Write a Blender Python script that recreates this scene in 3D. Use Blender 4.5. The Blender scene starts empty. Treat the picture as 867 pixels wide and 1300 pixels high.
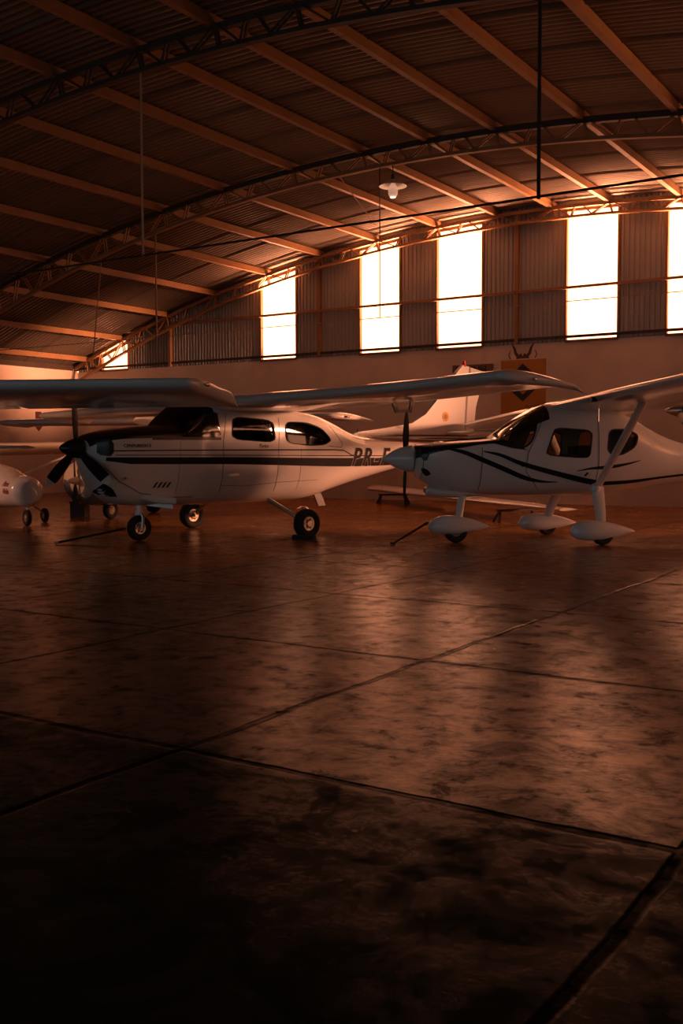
import bpy, bmesh, math, random
from mathutils import Vector, Matrix
random.seed(7)
S = bpy.context.scene
COL = S.collection
R_ = math.radians
PI = math.pi

# ------------------------------------------------------------------ helpers
def tag(o, label=None, cat=None, group=None, kind=None):
    if label: o['label'] = label
    if cat: o['category'] = cat
    if group: o['group'] = group
    if kind: o['kind'] = kind
    return o

def empty(name, loc=(0, 0, 0), rz=0.0, label=None, cat=None, group=None, kind=None):
    o = bpy.data.objects.new(name, None)
    COL.objects.link(o)
    o.location = loc
    o.rotation_euler = (0, 0, rz)
    o.empty_display_size = 0.1
    return tag(o, label, cat, group, kind)

def mesh(name, verts, faces, mat, parent=None, smooth=False, fmat=None, angle=None):
    me = bpy.data.meshes.new(name)
    me.from_pydata([tuple(v) for v in verts], [], faces)
    bm = bmesh.new(); bm.from_mesh(me)
    bmesh.ops.recalc_face_normals(bm, faces=bm.faces)
    bm.to_mesh(me); bm.free()
    mats = mat if isinstance(mat, (list, tuple)) else [mat]
    for m in mats: me.materials.append(m)
    if fmat:
        for p, i in zip(me.polygons, fmat): p.material_index = i
    if smooth:
        for p in me.polygons: p.use_smooth = True
        if angle:
            try: me.set_sharp_from_angle(angle=R_(angle))
            except Exception: pass
    o = bpy.data.objects.new(name, me)
    COL.objects.link(o)
    if parent: o.parent = parent
    return o

class MB:
    """collects shapes that belong to one mesh"""
    def __init__(s): s.v = []; s.f = []
    def add(s, v, f):
        n = len(s.v); s.v += [tuple(p) for p in v]; s.f += [tuple(i + n for i in q) for q in f]; return s
    def box(s, x0, x1, y0, y1, z0, z1):
        v = [(x, y, z) for x in (x0, x1) for y in (y0, y1) for z in (z0, z1)]
        return s.add(v, [(0, 1, 3, 2), (4, 6, 7, 5), (0, 4, 5, 1), (2, 3, 7, 6), (0, 2, 6, 4), (1, 5, 7, 3)])
    def bar(s, a, b, w, h=None, up=(0, 0, 1)):
        a, b = Vector(a), Vector(b); h = h or w
        d = (b - a).normalized(); u = Vector(up)
        if abs(d.dot(u)) > .98: u = Vector((1, 0, 0))
        x = d.cross(u).normalized() * w / 2; y = x.cross(d).normalized() * h / 2
        v = [p + i * x + j * y for p in (a, b) for i, j in ((-1, -1), (1, -1), (1, 1), (-1, 1))]
        return s.add(v, [(0, 1, 2, 3), (7, 6, 5, 4), (0, 4, 5, 1), (1, 5, 6, 2), (2, 6, 7, 3), (3, 7, 4, 0)])
    def tube(s, pts, r, n=8, cap=True):
        pts = [Vector(p) for p in pts]; rs = r if isinstance(r, (list, tuple)) else [r] * len(pts)
        rings = []; prev = None
        for i, p in enumerate(pts):
            d = (pts[min(i + 1, len(pts) - 1)] - pts[max(i - 1, 0)]).normalized()
            u = prev if prev is not None else (Vector((0, 0, 1)) if abs(d.z) < .9 else Vector((1, 0, 0)))
            x = d.cross(u).normalized(); y = x.cross(d).normalized(); prev = y
            rings.append([p + (x * math.cos(2 * PI * k / n) + y * math.sin(2 * PI * k / n)) * rs[i] for k in range(n)])
        return s.rings(rings, cap)
    def rings(s, rings, cap=True):
        n = len(rings[0]); v = [p for r in rings for p in r]; f = []
        for i in range(len(rings) - 1):
            for k in range(n):
                k2 = (k + 1) % n
                f.append((i * n + k, i * n + k2, (i + 1) * n + k2, (i + 1) * n + k))
        if cap:
            f.append(tuple(range(n))[::-1]); f.append(tuple((len(rings) - 1) * n + k for k in range(n)))
        return s.add(v, f)
    def lathe(s, prof, origin, axis, n=24, cap=True):
        """prof: (along, radius)"""
        o = Vector(origin); a = Vector(axis).normalized()
        u = Vector((0, 0, 1)) if abs(a.z) < .9 else Vector((1, 0, 0))
        x = a.cross(u).normalized(); y = a.cross(x).normalized()
        return s.rings([[o + a * d + (x * math.cos(2 * PI * k / n) + y * math.sin(2 * PI * k / n)) * max(r, 1e-4) for k in range(n)] for d, r in prof], cap)
    def build(s, name, mat, parent=None, smooth=False, angle=35):
        return mesh(name, s.v, s.f, mat, parent, smooth, angle=angle)

def lerp(a, b, t): return a + (b - a) * t
def interp(tab, x):
    """monotone-ish cubic interpolation over rows [x, a, b, c...]"""
    if x <= tab[0][0]: return list(tab[0][1:])
    if x >= tab[-1][0]: return list(tab[-1][1:])
    for i in range(len(tab) - 1):
        if tab[i][0] <= x <= tab[i + 1][0]: break
    x0, x1 = tab[i][0], tab[i + 1][0]; h = x1 - x0; t = (x - x0) / h
    out = []
    for c in range(1, len(tab[0])):
        y0, y1 = tab[i][c], tab[i + 1][c]; d = (y1 - y0) / h
        dm = (y0 - tab[i - 1][c]) / (x0 - tab[i - 1][0]) if i > 0 else d
        dp = (tab[i + 2][c] - y1) / (tab[i + 2][0] - x1) if i + 2 < len(tab) else d
        m0 = 0 if dm * d <= 0 else 2 * dm * d / (dm + d)
        m1 = 0 if dp * d <= 0 else 2 * dp * d / (dp + d)
        out.append((2 * t**3 - 3 * t**2 + 1) * y0 + (t**3 - 2 * t**2 + t) * h * m0 + (-2 * t**3 + 3 * t**2) * y1 + (t**3 - t**2) * h * m1)
    return out

# ------------------------------------------------------------------ materials
def mat(name, col, rough=.5, metal=0., coat=0., spec=.5, noise=None, bump=None, trans=0, emit=None):
    m = bpy.data.materials.new(name); m.use_nodes = True
    nt = m.node_tree; b = nt.nodes['Principled BSDF']
    b.inputs['Base Color'].default_value = (*col, 1)
    b.inputs['Roughness'].default_value = rough
    b.inputs['Metallic'].default_value = metal
    b.inputs['Coat Weight'].default_value = coat
    b.inputs['Coat Roughness'].default_value = .06
    b.inputs['Specular IOR Level'].default_value = spec
    if trans: b.inputs['Transmission Weight'].default_value = trans
    tc = nt.nodes.new('ShaderNodeTexCoord')
    if noise:
        sc, amt = noise
        n = nt.nodes.new('ShaderNodeTexNoise'); n.inputs['Scale'].default_value = sc; n.inputs['Detail'].default_value = 5
        nt.links.new(tc.outputs['Object'], n.inputs['Vector'])
        mx = nt.nodes.new('ShaderNodeMix'); mx.data_type = 'RGBA'
        mx.inputs[6].default_value = (*[c * (1 - amt) for c in col], 1)
        mx.inputs[7].default_value = (*[min(1, c * (1 + amt)) for c in col], 1)
        nt.links.new(n.outputs['Fac'], mx.inputs[0]); nt.links.new(mx.outputs[2], b.inputs['Base Color'])
    if bump:
        sc, st = bump
        n = nt.nodes.new('ShaderNodeTexNoise'); n.inputs['Scale'].default_value = sc; n.inputs['Detail'].default_value = 4
        nt.links.new(tc.outputs['Object'], n.inputs['Vector'])
        bp = nt.nodes.new('ShaderNodeBump'); bp.inputs['Strength'].default_value = st; bp.inputs['Distance'].default_value = .01
        nt.links.new(n.outputs['Fac'], bp.inputs['Height']); nt.links.new(bp.outputs['Normal'], b.inputs['Normal'])
    return m

WHITE = mat('aircraft_white', (.74, .72, .70), .28, coat=.6, noise=(1.5, .05), bump=(2.2, .10))
CREAM = mat('aircraft_cream', (.72, .60, .46), .3, coat=.5, noise=(1.5, .05))
BLUEGREY = mat('aircraft_bluegrey', (.10, .15, .19), .22, coat=.7, noise=(2, .05))
NAVY = mat('paint_navy', (.008, .009, .013), .6, spec=.25, noise=(3, .1))
MAROON = mat('paint_maroon', (.11, .018, .012), .35, coat=.2, noise=(3, .1))
BLACK = mat('paint_black', (.008, .008, .009), .38, coat=.2, noise=(3, .1))
RUBBER = mat('rubber', (.012, .012, .012), .8, noise=(20, .2))
METAL = mat('bare_metal', (.55, .53, .50), .3, metal=1, noise=(8, .1))
HUBM = mat('hub_metal', (.45, .38, .30), .45, metal=.6, noise=(12, .2))
STEEL = mat('painted_steel', (.26, .13, .05), .55, noise=(3, .25), bump=(30, .2))
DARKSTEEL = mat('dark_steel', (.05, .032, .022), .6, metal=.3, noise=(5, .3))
LINE = mat('panel_line', (.06, .045, .04), .6, noise=(8, .1))
GOLD = mat('gold_paint', (.55, .28, .05), .4, noise=(8, .2))
RED = mat('red_lens', (.6, .04, .02), .15, coat=.6, noise=(8, .1))
SEAT = mat('seat_fabric', (.05, .035, .03), .85, noise=(15, .2))
WIREM = mat('wire', (.02, .015, .012), .6, noise=(8, .1))
YELLOW = mat('sign_yellow', (.42, .17, .012), .6, noise=(4, .1))
SIGNDARK = mat('sign_dark', (.012, .016, .016), .6, noise=(4, .1))
ROD = mat('rod_metal', (.40, .24, .14), .5, noise=(6, .15))
ENAMEL = mat('lamp_enamel', (.75, .68, .62), .35, coat=.3, noise=(8, .05))
GLOBE = mat('lamp_glass', (.85, .80, .74), .2, coat=.5, noise=(8, .03))
GLOBE.node_tree.nodes['Principled BSDF'].inputs['Emission Color'].default_value = (1, .5, .32, 1); GLOBE.node_tree.nodes['Principled BSDF'].inputs['Emission Strength'].default_value = .35  # unlit globe given a glow in place of window light falling on it
BLADE = mat('prop_black', (.012, .011, .010), .5, noise=(8, .2))

def glassmat(name, tint, rough=.03, opac=.5):
    m = bpy.data.materials.new(name); m.use_nodes = True
    nt = m.node_tree; nt.nodes.clear()
    out = nt.nodes.new('ShaderNodeOutputMaterial'); g = nt.nodes.new('ShaderNodeBsdfGlossy'); t = nt.nodes.new('ShaderNodeBsdfTransparent')
    fr = nt.nodes.new('ShaderNodeFresnel'); fr.inputs['IOR'].default_value = 1.5
    mx = nt.nodes.new('ShaderNodeMixShader'); g.inputs['Roughness'].default_value = rough
    n = nt.nodes.new('ShaderNodeTexNoise'); n.inputs['Scale'].default_value = 2.0
    cr = nt.nodes.new('ShaderNodeMix'); cr.data_type = 'RGBA'
    cr.inputs[6].default_value = (*[c * .92 for c in tint], 1); cr.inputs[7].default_value = (*tint, 1)
    nt.links.new(n.outputs['Fac'], cr.inputs[0]); nt.links.new(cr.outputs[2], t.inputs['Color'])
    nt.links.new(fr.outputs[0], mx.inputs[0]); nt.links.new(t.outputs[0], mx.inputs[1]); nt.links.new(g.outputs[0], mx.inputs[2])
    nt.links.new(mx.outputs[0], out.inputs[0])
    return m
GLASS = glassmat('window_glass', (.62, .58, .52))
DGLASS = glassmat('dark_window_glass', (.10, .09, .08))

# floor
def floormat():
    m = bpy.data.materials.new('concrete_floor'); m.use_nodes = True
    nt = m.node_tree; N = nt.nodes; L = nt.links; b = N['Principled BSDF']
    tc = N.new('ShaderNodeTexCoord')
    sep = N.new('ShaderNodeSeparateXYZ'); L.new(tc.outputs['Object'], sep.inputs[0])
    wob = N.new('ShaderNodeTexNoise'); wob.inputs['Scale'].default_value = 1.3; wob.inputs['Detail'].default_value = 6
    L.new(tc.outputs['Object'], wob.inputs['Vector'])
    def M(op, a, b_=None, c=None):
        n = N.new('ShaderNodeMath'); n.operation = op
        for i, v in enumerate((a, b_, c)):
            if v is None: continue
            if isinstance(v, (int, float)): n.inputs[i].default_value = v
            else: L.new(v, n.inputs[i])
        return n.outputs[0]
    w = M('MULTIPLY', M('SUBTRACT', wob.outputs['Fac'], .5), .10)
    def joint(ax, off, period, width):
        v = M('ADD', M('SUBTRACT', ax, off), w)
        q = M('ABSOLUTE', M('SUBTRACT', M('MODULO', M('ADD', v, 100 * period + period / 2), period), period / 2))
        n = N.new('ShaderNodeMapRange'); n.interpolation_type = 'SMOOTHSTEP'
        n.inputs['From Min'].default_value = width * .35; n.inputs['From Max'].default_value = width
        n.inputs['To Min'].default_value = 0; n.inputs['To Max'].default_value = 1
        L.new(q, n.inputs['Value']); return n.outputs[0]
    jx = joint(sep.outputs['X'], -2.68, 1.93, .028); jy = joint(sep.outputs['Y'], 2.98, 2.03, .028)
    j = M('MULTIPLY', jx, jy)
    n1 = N.new('ShaderNodeTexNoise'); n1.inputs['Scale'].default_value = .9; n1.inputs['Detail'].default_value = 9; n1.inputs['Roughness'].default_value = .62
    n2 = N.new('ShaderNodeTexNoise'); n2.inputs['Scale'].default_value = 6.5; n2.inputs['Detail'].default_value = 10; n2.inputs['Roughness'].default_value = .72
    n3 = N.new('ShaderNodeTexNoise'); n3.inputs['Scale'].default_value = 3.0; n3.inputs['Detail'].default_value = 8; n3.inputs['Roughness'].default_value = .7; n3.inputs['Distortion'].default_value = 1.0
    for n in (n1, n2, n3): L.new(tc.outputs['Object'], n.inputs['Vector'])
    cr = N.new('ShaderNodeValToRGB')
    cr.color_ramp.elements[0].position = .32; cr.color_ramp.elements[0].color = (.08, .036, .007, 1)
    cr.color_ramp.elements[1].position = .70; cr.color_ramp.elements[1].color = (.40, .165, .028, 1)
    L.new(M('ADD', M('MULTIPLY', n1.outputs['Fac'], .6), M('MULTIPLY', n2.outputs['Fac'], .4)), cr.inputs[0])
    mj = N.new('ShaderNodeMix'); mj.data_type = 'RGBA'; mj.inputs[6].default_value = (.010, .005, .002, 1)
    L.new(j, mj.inputs[0]); L.new(cr.outputs[0], mj.inputs[7]); L.new(mj.outputs[2], b.inputs['Base Color'])
    rr = N.new('ShaderNodeMapRange'); rr.inputs['From Min'].default_value = .38; rr.inputs['From Max'].default_value = .64
    rr.inputs['To Min'].default_value = FLOOR_R[0]; rr.inputs['To Max'].default_value = FLOOR_R[1]
    L.new(M('ADD', M('MULTIPLY', n3.outputs['Fac'], .6), M('MULTIPLY', n2.outputs['Fac'], .4)), rr.inputs['Value'])
    L.new(rr.outputs[0], b.inputs['Roughness'])
    sp = N.new('ShaderNodeMapRange'); sp.inputs['From Min'].default_value = .42; sp.inputs['From Max'].default_value = .58
    sp.inputs['To Min'].default_value = FLOOR_S[1]; sp.inputs['To Max'].default_value = FLOOR_S[0]
    n4 = N.new('ShaderNodeTexNoise'); n4.inputs['Scale'].default_value = 16; n4.inputs['Detail'].default_value = 8; n4.inputs['Roughness'].default_value = .75
    L.new(tc.outputs['Object'], n4.inputs['Vector'])
    L.new(M('ADD', M('MULTIPLY', n2.outputs['Fac'], .75), M('MULTIPLY', n4.outputs['Fac'], .25)), sp.inputs['Value'])
    def ramp(src, a, c, lo, hi):
        n = N.new('ShaderNodeMapRange'); n.interpolation_type = 'SMOOTHSTEP'
        for k_, v_ in (('From Min', a), ('From Max', c), ('To Min', lo), ('To Max', hi)): n.inputs[k_].default_value = v_
        L.new(src, n.inputs['Value']); return n.outputs[0]
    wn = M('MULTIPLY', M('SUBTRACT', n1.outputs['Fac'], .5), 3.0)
    lane = M('MULTIPLY', ramp(M('ADD', sep.outputs['Y'], M('MULTIPLY', w, 1.0)), 2.90, 3.06, .07, 1), ramp(M('ADD', sep.outputs['X'], wn), -5.6, -3.9, .22, 1))   # slabs polished by traffic
    patchy = ramp(n3.outputs['Fac'], .40, .62, .12, 1.25)
    L.new(M('MULTIPLY', M('MULTIPLY', M('MULTIPLY', sp.outputs[0], patchy), lane), M('MAXIMUM', j, .12)), b.inputs['Specular IOR Level'])
    near_shade = N.new('ShaderNodeMix'); near_shade.data_type = 'RGBA'; near_shade.blend_type = 'MULTIPLY'; near_shade.inputs[0].default_value = 1
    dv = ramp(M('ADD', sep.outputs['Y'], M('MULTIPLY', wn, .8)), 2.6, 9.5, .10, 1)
    dc = N.new('ShaderNodeCombineColor'); [L.new(M('MAXIMUM', dv, lo_), dc.inputs[k_]) for k_, lo_ in enumerate((.11, .22, .75))]   # painted falloff of light: floor colour darkens and greys towards the camera
    L.new(mj.outputs[2], near_shade.inputs[6]); L.new(dc.outputs[0], near_shade.inputs[7]); L.new(near_shade.outputs[2], b.inputs['Base Color'])
    bp = N.new('ShaderNodeBump'); bp.inputs['Strength'].default_value = .35; bp.inputs['Distance'].default_value = .006; b.inputs['Specular Tint'].default_value = (1, .72, .43, 1)
    L.new(M('ADD', M('ADD', M('MULTIPLY', n2.outputs['Fac'], .9), M('MULTIPLY', n4.outputs['Fac'], .5)), M('MULTIPLY', j, 1.5)), bp.inputs['Height'])
    L.new(bp.outputs['Normal'], b.inputs['Normal'])
    return m
FLOOR_R = (.15, .30)
FLOOR_S = (.06, .88)

def plaster(name, c0, c1, rough=.75):
    m = mat(name, c0, rough); nt = m.node_tree; b = nt.nodes['Principled BSDF']
    tc = nt.nodes.new('ShaderNodeTexCoord')
    n = nt.nodes.new('ShaderNodeTexNoise'); n.inputs['Scale'].default_value = .55; n.inputs['Detail'].default_value = 7; n.inputs['Roughness'].default_value = .6
    nt.links.new(tc.outputs['Object'], n.inputs['Vector'])
    cr = nt.nodes.new('ShaderNodeValToRGB')
    cr.color_ramp.elements[0].position = .35; cr.color_ramp.elements[0].color = (*c0, 1)
    cr.color_ramp.elements[1].position = .65; cr.color_ramp.elements[1].color = (*c1, 1)
    nt.links.new(n.outputs['Fac'], cr.inputs[0]); nt.links.new(cr.outputs[0], b.inputs['Base Color'])
    n2 = nt.nodes.new('ShaderNodeTexNoise'); n2.inputs['Scale'].default_value = 25
    nt.links.new(tc.outputs['Object'], n2.inputs['Vector'])
    bp = nt.nodes.new('ShaderNodeBump'); bp.inputs['Strength'].default_value = .15; bp.inputs['Distance'].default_value = .01
    nt.links.new(n2.outputs['Fac'], bp.inputs['Height']); nt.links.new(bp.outputs['Normal'], b.inputs['Normal'])
    return m
FLOORM = floormat()
DADO = plaster('wall_plaster', (.56, .46, .36), (.72, .60, .47))
LEFTW = plaster('wall_plaster_pale', (.60, .47, .38), (.68, .54, .44))
CLAD = mat('cladding_sheet', (.32, .31, .28), .5, metal=.1, noise=(.8, .25))
ROOFM = mat('roof_sheet', (.19, .15, .115), .40, metal=.35, noise=(.5, .3))

# ------------------------------------------------------------------ camera (solved from the photograph)
HC = 1.15
FPX, PITCH, ROLL, YAW = 1307.8, .0568, -.0025, .5736
cp, sp_, cr_, sr_, cy, sy = math.cos(PITCH), math.sin(PITCH), math.cos(ROLL), math.sin(ROLL), math.cos(YAW), math.sin(YAW)
Rx = Matrix(((1, 0, 0), (0, cp, -sp_), (0, sp_, cp))); Rz = Matrix(((cr_, -sr_, 0), (sr_, cr_, 0), (0, 0, 1))); Ry = Matrix(((cy, 0, sy), (0, 1, 0), (-sy, 0, cy)))
MT = (Rz @ Rx @ Ry).transposed()
def c2w(v): q = MT @ Vector(v); return Vector((q.x, q.z, -q.y))
right, up, back = c2w((1, 0, 0)), c2w((0, -1, 0)), c2w((0, 0, -1))
cam = bpy.data.cameras.new('camera'); camo = bpy.data.objects.new('camera', cam); COL.objects.link(camo)
mw = Matrix.Identity(4)
for i in range(3): mw[i][0], mw[i][1], mw[i][2] = right[i], up[i], back[i]
mw[2][3] = HC
camo.matrix_world = mw
cam.sensor_fit = 'VERTICAL'; cam.sensor_height = 36; cam.lens = 36 * FPX / 1300
cam.clip_start = .05; cam.clip_end = 200
S.camera = camo

# ------------------------------------------------------------------ the hangar
XL, XR, YB, YF = -23.8, 5.95, 22.1, -7.0
CXR, CZR, RR = -8.944, -33.069, 39.723
def roofz(x, d=0): return CZR + math.sqrt((RR + d) ** 2 - (x - CXR) ** 2)
DZ = 3.62                                        # height of the plastered lower wall

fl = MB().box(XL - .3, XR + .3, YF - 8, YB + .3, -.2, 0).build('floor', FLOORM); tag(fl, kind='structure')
w = MB().box(XL - .25, XR + .25, YB, YB + .25, 0, DZ).build('wall_back', DADO); tag(w, kind='structure')
w = MB().box(XL - .25, XL, YF, YB, 0, 3.72).build('wall_left', LEFTW); tag(w, kind='structure')
# right wall with a wide side doorway beyond the frame
DY0, DY1, DH = 15.2, 21.2, 3.3
b = MB().box(XR, XR + .25, YF, DY0, 0, 3.72).box(XR, XR + .25, DY1, YB, 0, 3.72).box(XR, XR + .25, DY0, DY1, DH, 3.72)
tag(b.build('wall_right', DADO), kind='structure')

WIN = [(-22.76, -21.67), (-16.82, -15.65), (-13.72, -12.55), (-11.56, -10.35), (-8.34, -7.15), (-6.13, -4.93)]
def wtop(x): return roofz(x) - .17
# ribbed cladding above the lower wall, split around the openings
def cladding():
    b = MB(); edges = []
    x = XL
    for a, c in WIN: edges.append((x, a)); x = c
    edges.append((x, XR))
    for a, c in edges:
        n = max(2, int((c - a) / .105)); xs = []
        for i in range(n):
            p = (c - a) / n; o = a + i * p
            xs += [(o, 0), (o + p * .28, 0), (o + p * .42, -.028), (o + p * .82, -.028), (o + p * .96, 0)]
        xs.append((c, 0))
        v = []
        for px, dy in xs: v += [(px, YB + .03 + dy, DZ - .02), (px, YB + .03 + dy, roofz(px) + .10)]
        for px, dy in xs: v += [(px, YB + .06 + dy, DZ - .02), (px, YB + .06 + dy, roofz(px) + .10)]
        m = len(xs); f = []
        for i in range(m - 1):
            f.append((2 * i, 2 * i + 2, 2 * i + 3, 2 * i + 1)); f.append((2 * m + 2 * i, 2 * m + 2 * i + 1, 2 * m + 2 * i + 3, 2 * m + 2 * i + 2))
        f.append((0, 1, 2 * m + 1, 2 * m)); f.append((2 * m - 2, 4 * m - 2, 4 * m - 1, 2 * m - 1))
        b.add(v, f)
    for a, c in WIN:   # strip of sheet over each opening
        v = []; n = 6
        for i in range(n + 1):
            px = lerp(a, c, i / n); v += [(px, YB + .02, wtop(px)), (px, YB + .02, roofz(px) + .10), (px, YB + .06, wtop(px)), (px, YB + .06, roofz(px) + .10)]
        f = []
        for i in range(n):
            k = 4 * i; f += [(k, k + 4, k + 5, k + 1), (k + 2, k + 3, k + 7, k + 6), (k, k + 2, k + 6, k + 4)]
        b.add(v, f)
    return b
tag(cladding().build('wall_back_upper', CLAD), kind='structure')
for i, (a, c) in enumerate(WIN):
    b = MB()
    for px in (a, c): b.box(px - .025, px + .025, YB - .03, YB + .07, DZ, wtop(px))
    b.box(a, c, YB - .03, YB + .07, DZ - .03, DZ + .03)
    b.bar((a, YB, wtop(a)), (c, YB, wtop(c)), .06, .05)
    tag(b.build('window_%d' % (i + 1), STEEL), kind='structure')

# corrugated roof: waves follow the arch, lapped sheets
def roof():
    pitch = .135; v = []; f = []; NS = 44; y = YF; rows = []
    k = 0
    while y < YB + .3:
        lap = -.035 if k % 10 == 0 else 0
        for t, dz in ((0, 0), (.16, -.018 + lap * .35), (.32, -.030 + lap * .7), (.66, -.015)):
            rows.append((y + t * pitch, dz))
        y += pitch; k += 1
    x0, x1 = XL - .5, XR + .5
    for yy, dz in rows:
        for i in range(NS + 1):
            x = lerp(x0, x1, i / NS); v.append((x, yy, roofz(x, dz) + .06))
    for r in range(len(rows) - 1):
        for i in range(NS):
            a = r * (NS + 1) + i; f.append((a, a + 1, a + NS + 2, a + NS + 1))
    n0 = len(v)
    # flat upper skin so that the roof has thickness
    for yy in (YF, YB + .3):
        for i in range(NS + 1):
            x = lerp(x0, x1, i / NS); v.append((x, yy, roofz(x) + .12))
    for i in range(NS): f.append((n0 + i, n0 + NS + 1 + i, n0 + NS + 2 + i, n0 + 1 + i))
    return mesh('ceiling', v, f, ROOFM)
tag(roof(), kind='structure')

# purlins: channel sections running the length of the hangar under the sheets
PX = [-23.17, -21.7, -19.95, -18.22, -16.45, -14.72, -13.12, -11.45, -9.92, -8.6, -7.33, -5.82, -4.35, -2.75, -1.1, .55, 2.2, 3.9, 5.3]
ORD = ['first', 'second', 'third', 'fourth', 'fifth', 'sixth', 'seventh', 'eighth', 'ninth', 'tenth', 'eleventh', 'twelfth', 'thirteenth', 'fourteenth', 'fifteenth', 'sixteenth']
for i, x in enumerate(PX[:15]):
    z = roofz(x) + .02; b = MB()
    b.box(x - .045, x + .045, YF + .2, YB - .02, z - .14, z)
    y = YF + .7
    while y < YB - .5:
        b.box(x - .047, x + .047, y, y + .012, z - .142, z - .01); y += 1.18
    o = b.build('purlin', STEEL)
    tag(o, 'long steel roof purlin under the corrugated sheets, %s in from the left wall' % ORD[i], 'purlin', 'roof purlins')

def bcd(x): return .37 + .0024 * (x - CXR) ** 2
def truss(y, label, mt, x0=XL + .15, x1=XR - .15, depth=bcd, th=.075, topm=None):
    t = empty('roof_truss', (0, y, 0), 0, label, 'truss', 'arched roof trusses')
    n = 54; b = MB(); c = MB()
    for i in range(n):
        a, d = lerp(x0, x1, i / n), lerp(x0, x1, (i + 1) / n)
        za, zd = roofz(a) - .13, roofz(d) - .13
        b.bar((a, 0, za), (d, 0, zd), .10, th)
        c.bar((a, 0, za - depth(a) + .1), (d, 0, zd - depth(d) + .1), .10, .055)
    b.build('top_chord', topm or mt, t); c.build('bottom_chord', mt, t)
    # web: paired angle bars fanning out from each purlin
    for k in range(len(PX) - 1):
        xa, xb = PX[k], PX[k + 1]; xm = (xa + xb) / 2
        if xb > 4.5: break
        zt = lambda x: roofz(x) - .15
        zb = lambda x: roofz(x) - .13 - depth(x) + .12
        for p, q in (((xa + .04, zt(xa)), (xa + .10, zb(xa + .10))), ((xa, zt(xa)), (xa - .36, zb(xa - .36))), ((xa + .14, zt(xa + .14)), (lerp(xa, xb, .34), zb(lerp(xa, xb, .34)))),
                     ((xm - .1, zt(xm)), (lerp(xa, xb, .36), zb(lerp(xa, xb, .36)))), ((xm + .1, zt(xm)), (lerp(xa, xb, .72), zb(lerp(xa, xb, .72))))):
            if p[0] < XL + .3 or q[0] < XL + .3 or q[1] > p[1] - .05: continue
            m = MB()
            for s in (-.035, .035): m.bar((p[0], s, p[1]), (q[0], s, q[1]), .022, .03, up=(0, 1, 0))
            m.build('web_bar', mt, t)
    return t
truss(21.86, 'arched roof truss against the far wall, crossing the window tops', STEEL, depth=lambda x: .33 + .0009 * (x - CXR) ** 2)
truss(16.05, 'arched lattice roof truss in mid hangar, with the hanging lamp', STEEL, topm=DARKSTEEL, th=.10)  # top chord coloured darker to paint in its unlit silhouette
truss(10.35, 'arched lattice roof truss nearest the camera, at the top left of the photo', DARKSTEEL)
Y1, Y2, ZT1, ZT2 = 10.35, 16.05, 3.81, 3.59
def bcz(x): return roofz(x) - .13 - bcd(x) + .1

# tie cables and the rods that carry them
def wire(name, pts, r, m, label, cat, group=None):
    o = MB().tube(pts, r, 6).build(name, m, smooth=True); tag(o, label, cat, group); return o
def sag(p, q, d, n=24):
    p, q = Vector(p), Vector(q); return [p.lerp(q, i / n) - Vector((0, 0, d * 4 * (i / n) * (1 - i / n))) for i in range(n + 1)]
wire('tie_cable', sag((XL + .1, Y1, ZT1 + .04), (XR - .1, Y1, ZT1 + .1), .06), .014, WIREM, 'thick dark tie cable slung across the hangar below the near truss', 'cable')
wire('tie_cable', sag((XL + .1, Y2, ZT2), (XR - .1, Y2, ZT2 + .04), .03), .008, ROD, 'thin tie cable crossing in front of the tall windows', 'cable')
for x, y, zt, zb, r, m, lb in ((-10.29 * .958, Y1, None, ZT1, .016, ROD, 'long thin grey rod hanging down to the dark tie cable'),
                     (-4.40 * .958, Y1, None, ZT1, .020, WIREM, 'dark hanging rod at the right, reaching the dark tie cable'),
                     (-14.93, Y2, None, ZT2, .018, STEEL, 'orange-lit rod hanging from the middle truss over the propeller aircraft'),
                     (-9.54, Y2, None, ZT2, .010, WIREM, 'thin wire rod hanging beside the lamp in front of a window')):
    wire('hanging_rod', [(x, y, bcz(x)), (x, y, zb)], r, m, lb, 'rod', 'hanging rods under the trusses')
wire('brace_rod', [(-16.55, Y2 + .06, 5.45), (-16.86, Y2 + .06, ZT2 - .3)], .012, STEEL, 'thin slanting rod at the left beside the small corner window', 'rod')
wire('brace_rod', [(-10.48, Y2 + .1, 6.25), (-11.2, Y2 + 2.6, 5.9)], .012, STEEL, 'thin diagonal brace rod under the roof sheets left of the lamp', 'rod')

# horizontal rails and posts on the far wall
b = MB().box(XL + .05, XR - .05, YB - .10, YB - .04, 4.76, 4.82); tag(b.build('trim_1', STEEL), kind='structure')
b = MB().box(XL + .05, XR - .05, YB - .07, YB - .02, DZ + .07, DZ + .13); tag(b.build('trim_2', DARKSTEEL), kind='structure')
for i, (x, zt) in enumerate(((-20.0, 4.75), (-14.9, 6.0), (-9.48, 6.35))):
    tag(MB().box(x - .04, x + .04, YB - .10, YB - .005, DZ, zt).build('trim_%d' % (i + 3), STEEL), kind='structure')
# eave beam along the left wall
tag(MB().box(XL, XL + .12, YF + .2, YB - .02, 3.66, 3.80).build('trim_6', DARKSTEEL), kind='structure')

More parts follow.
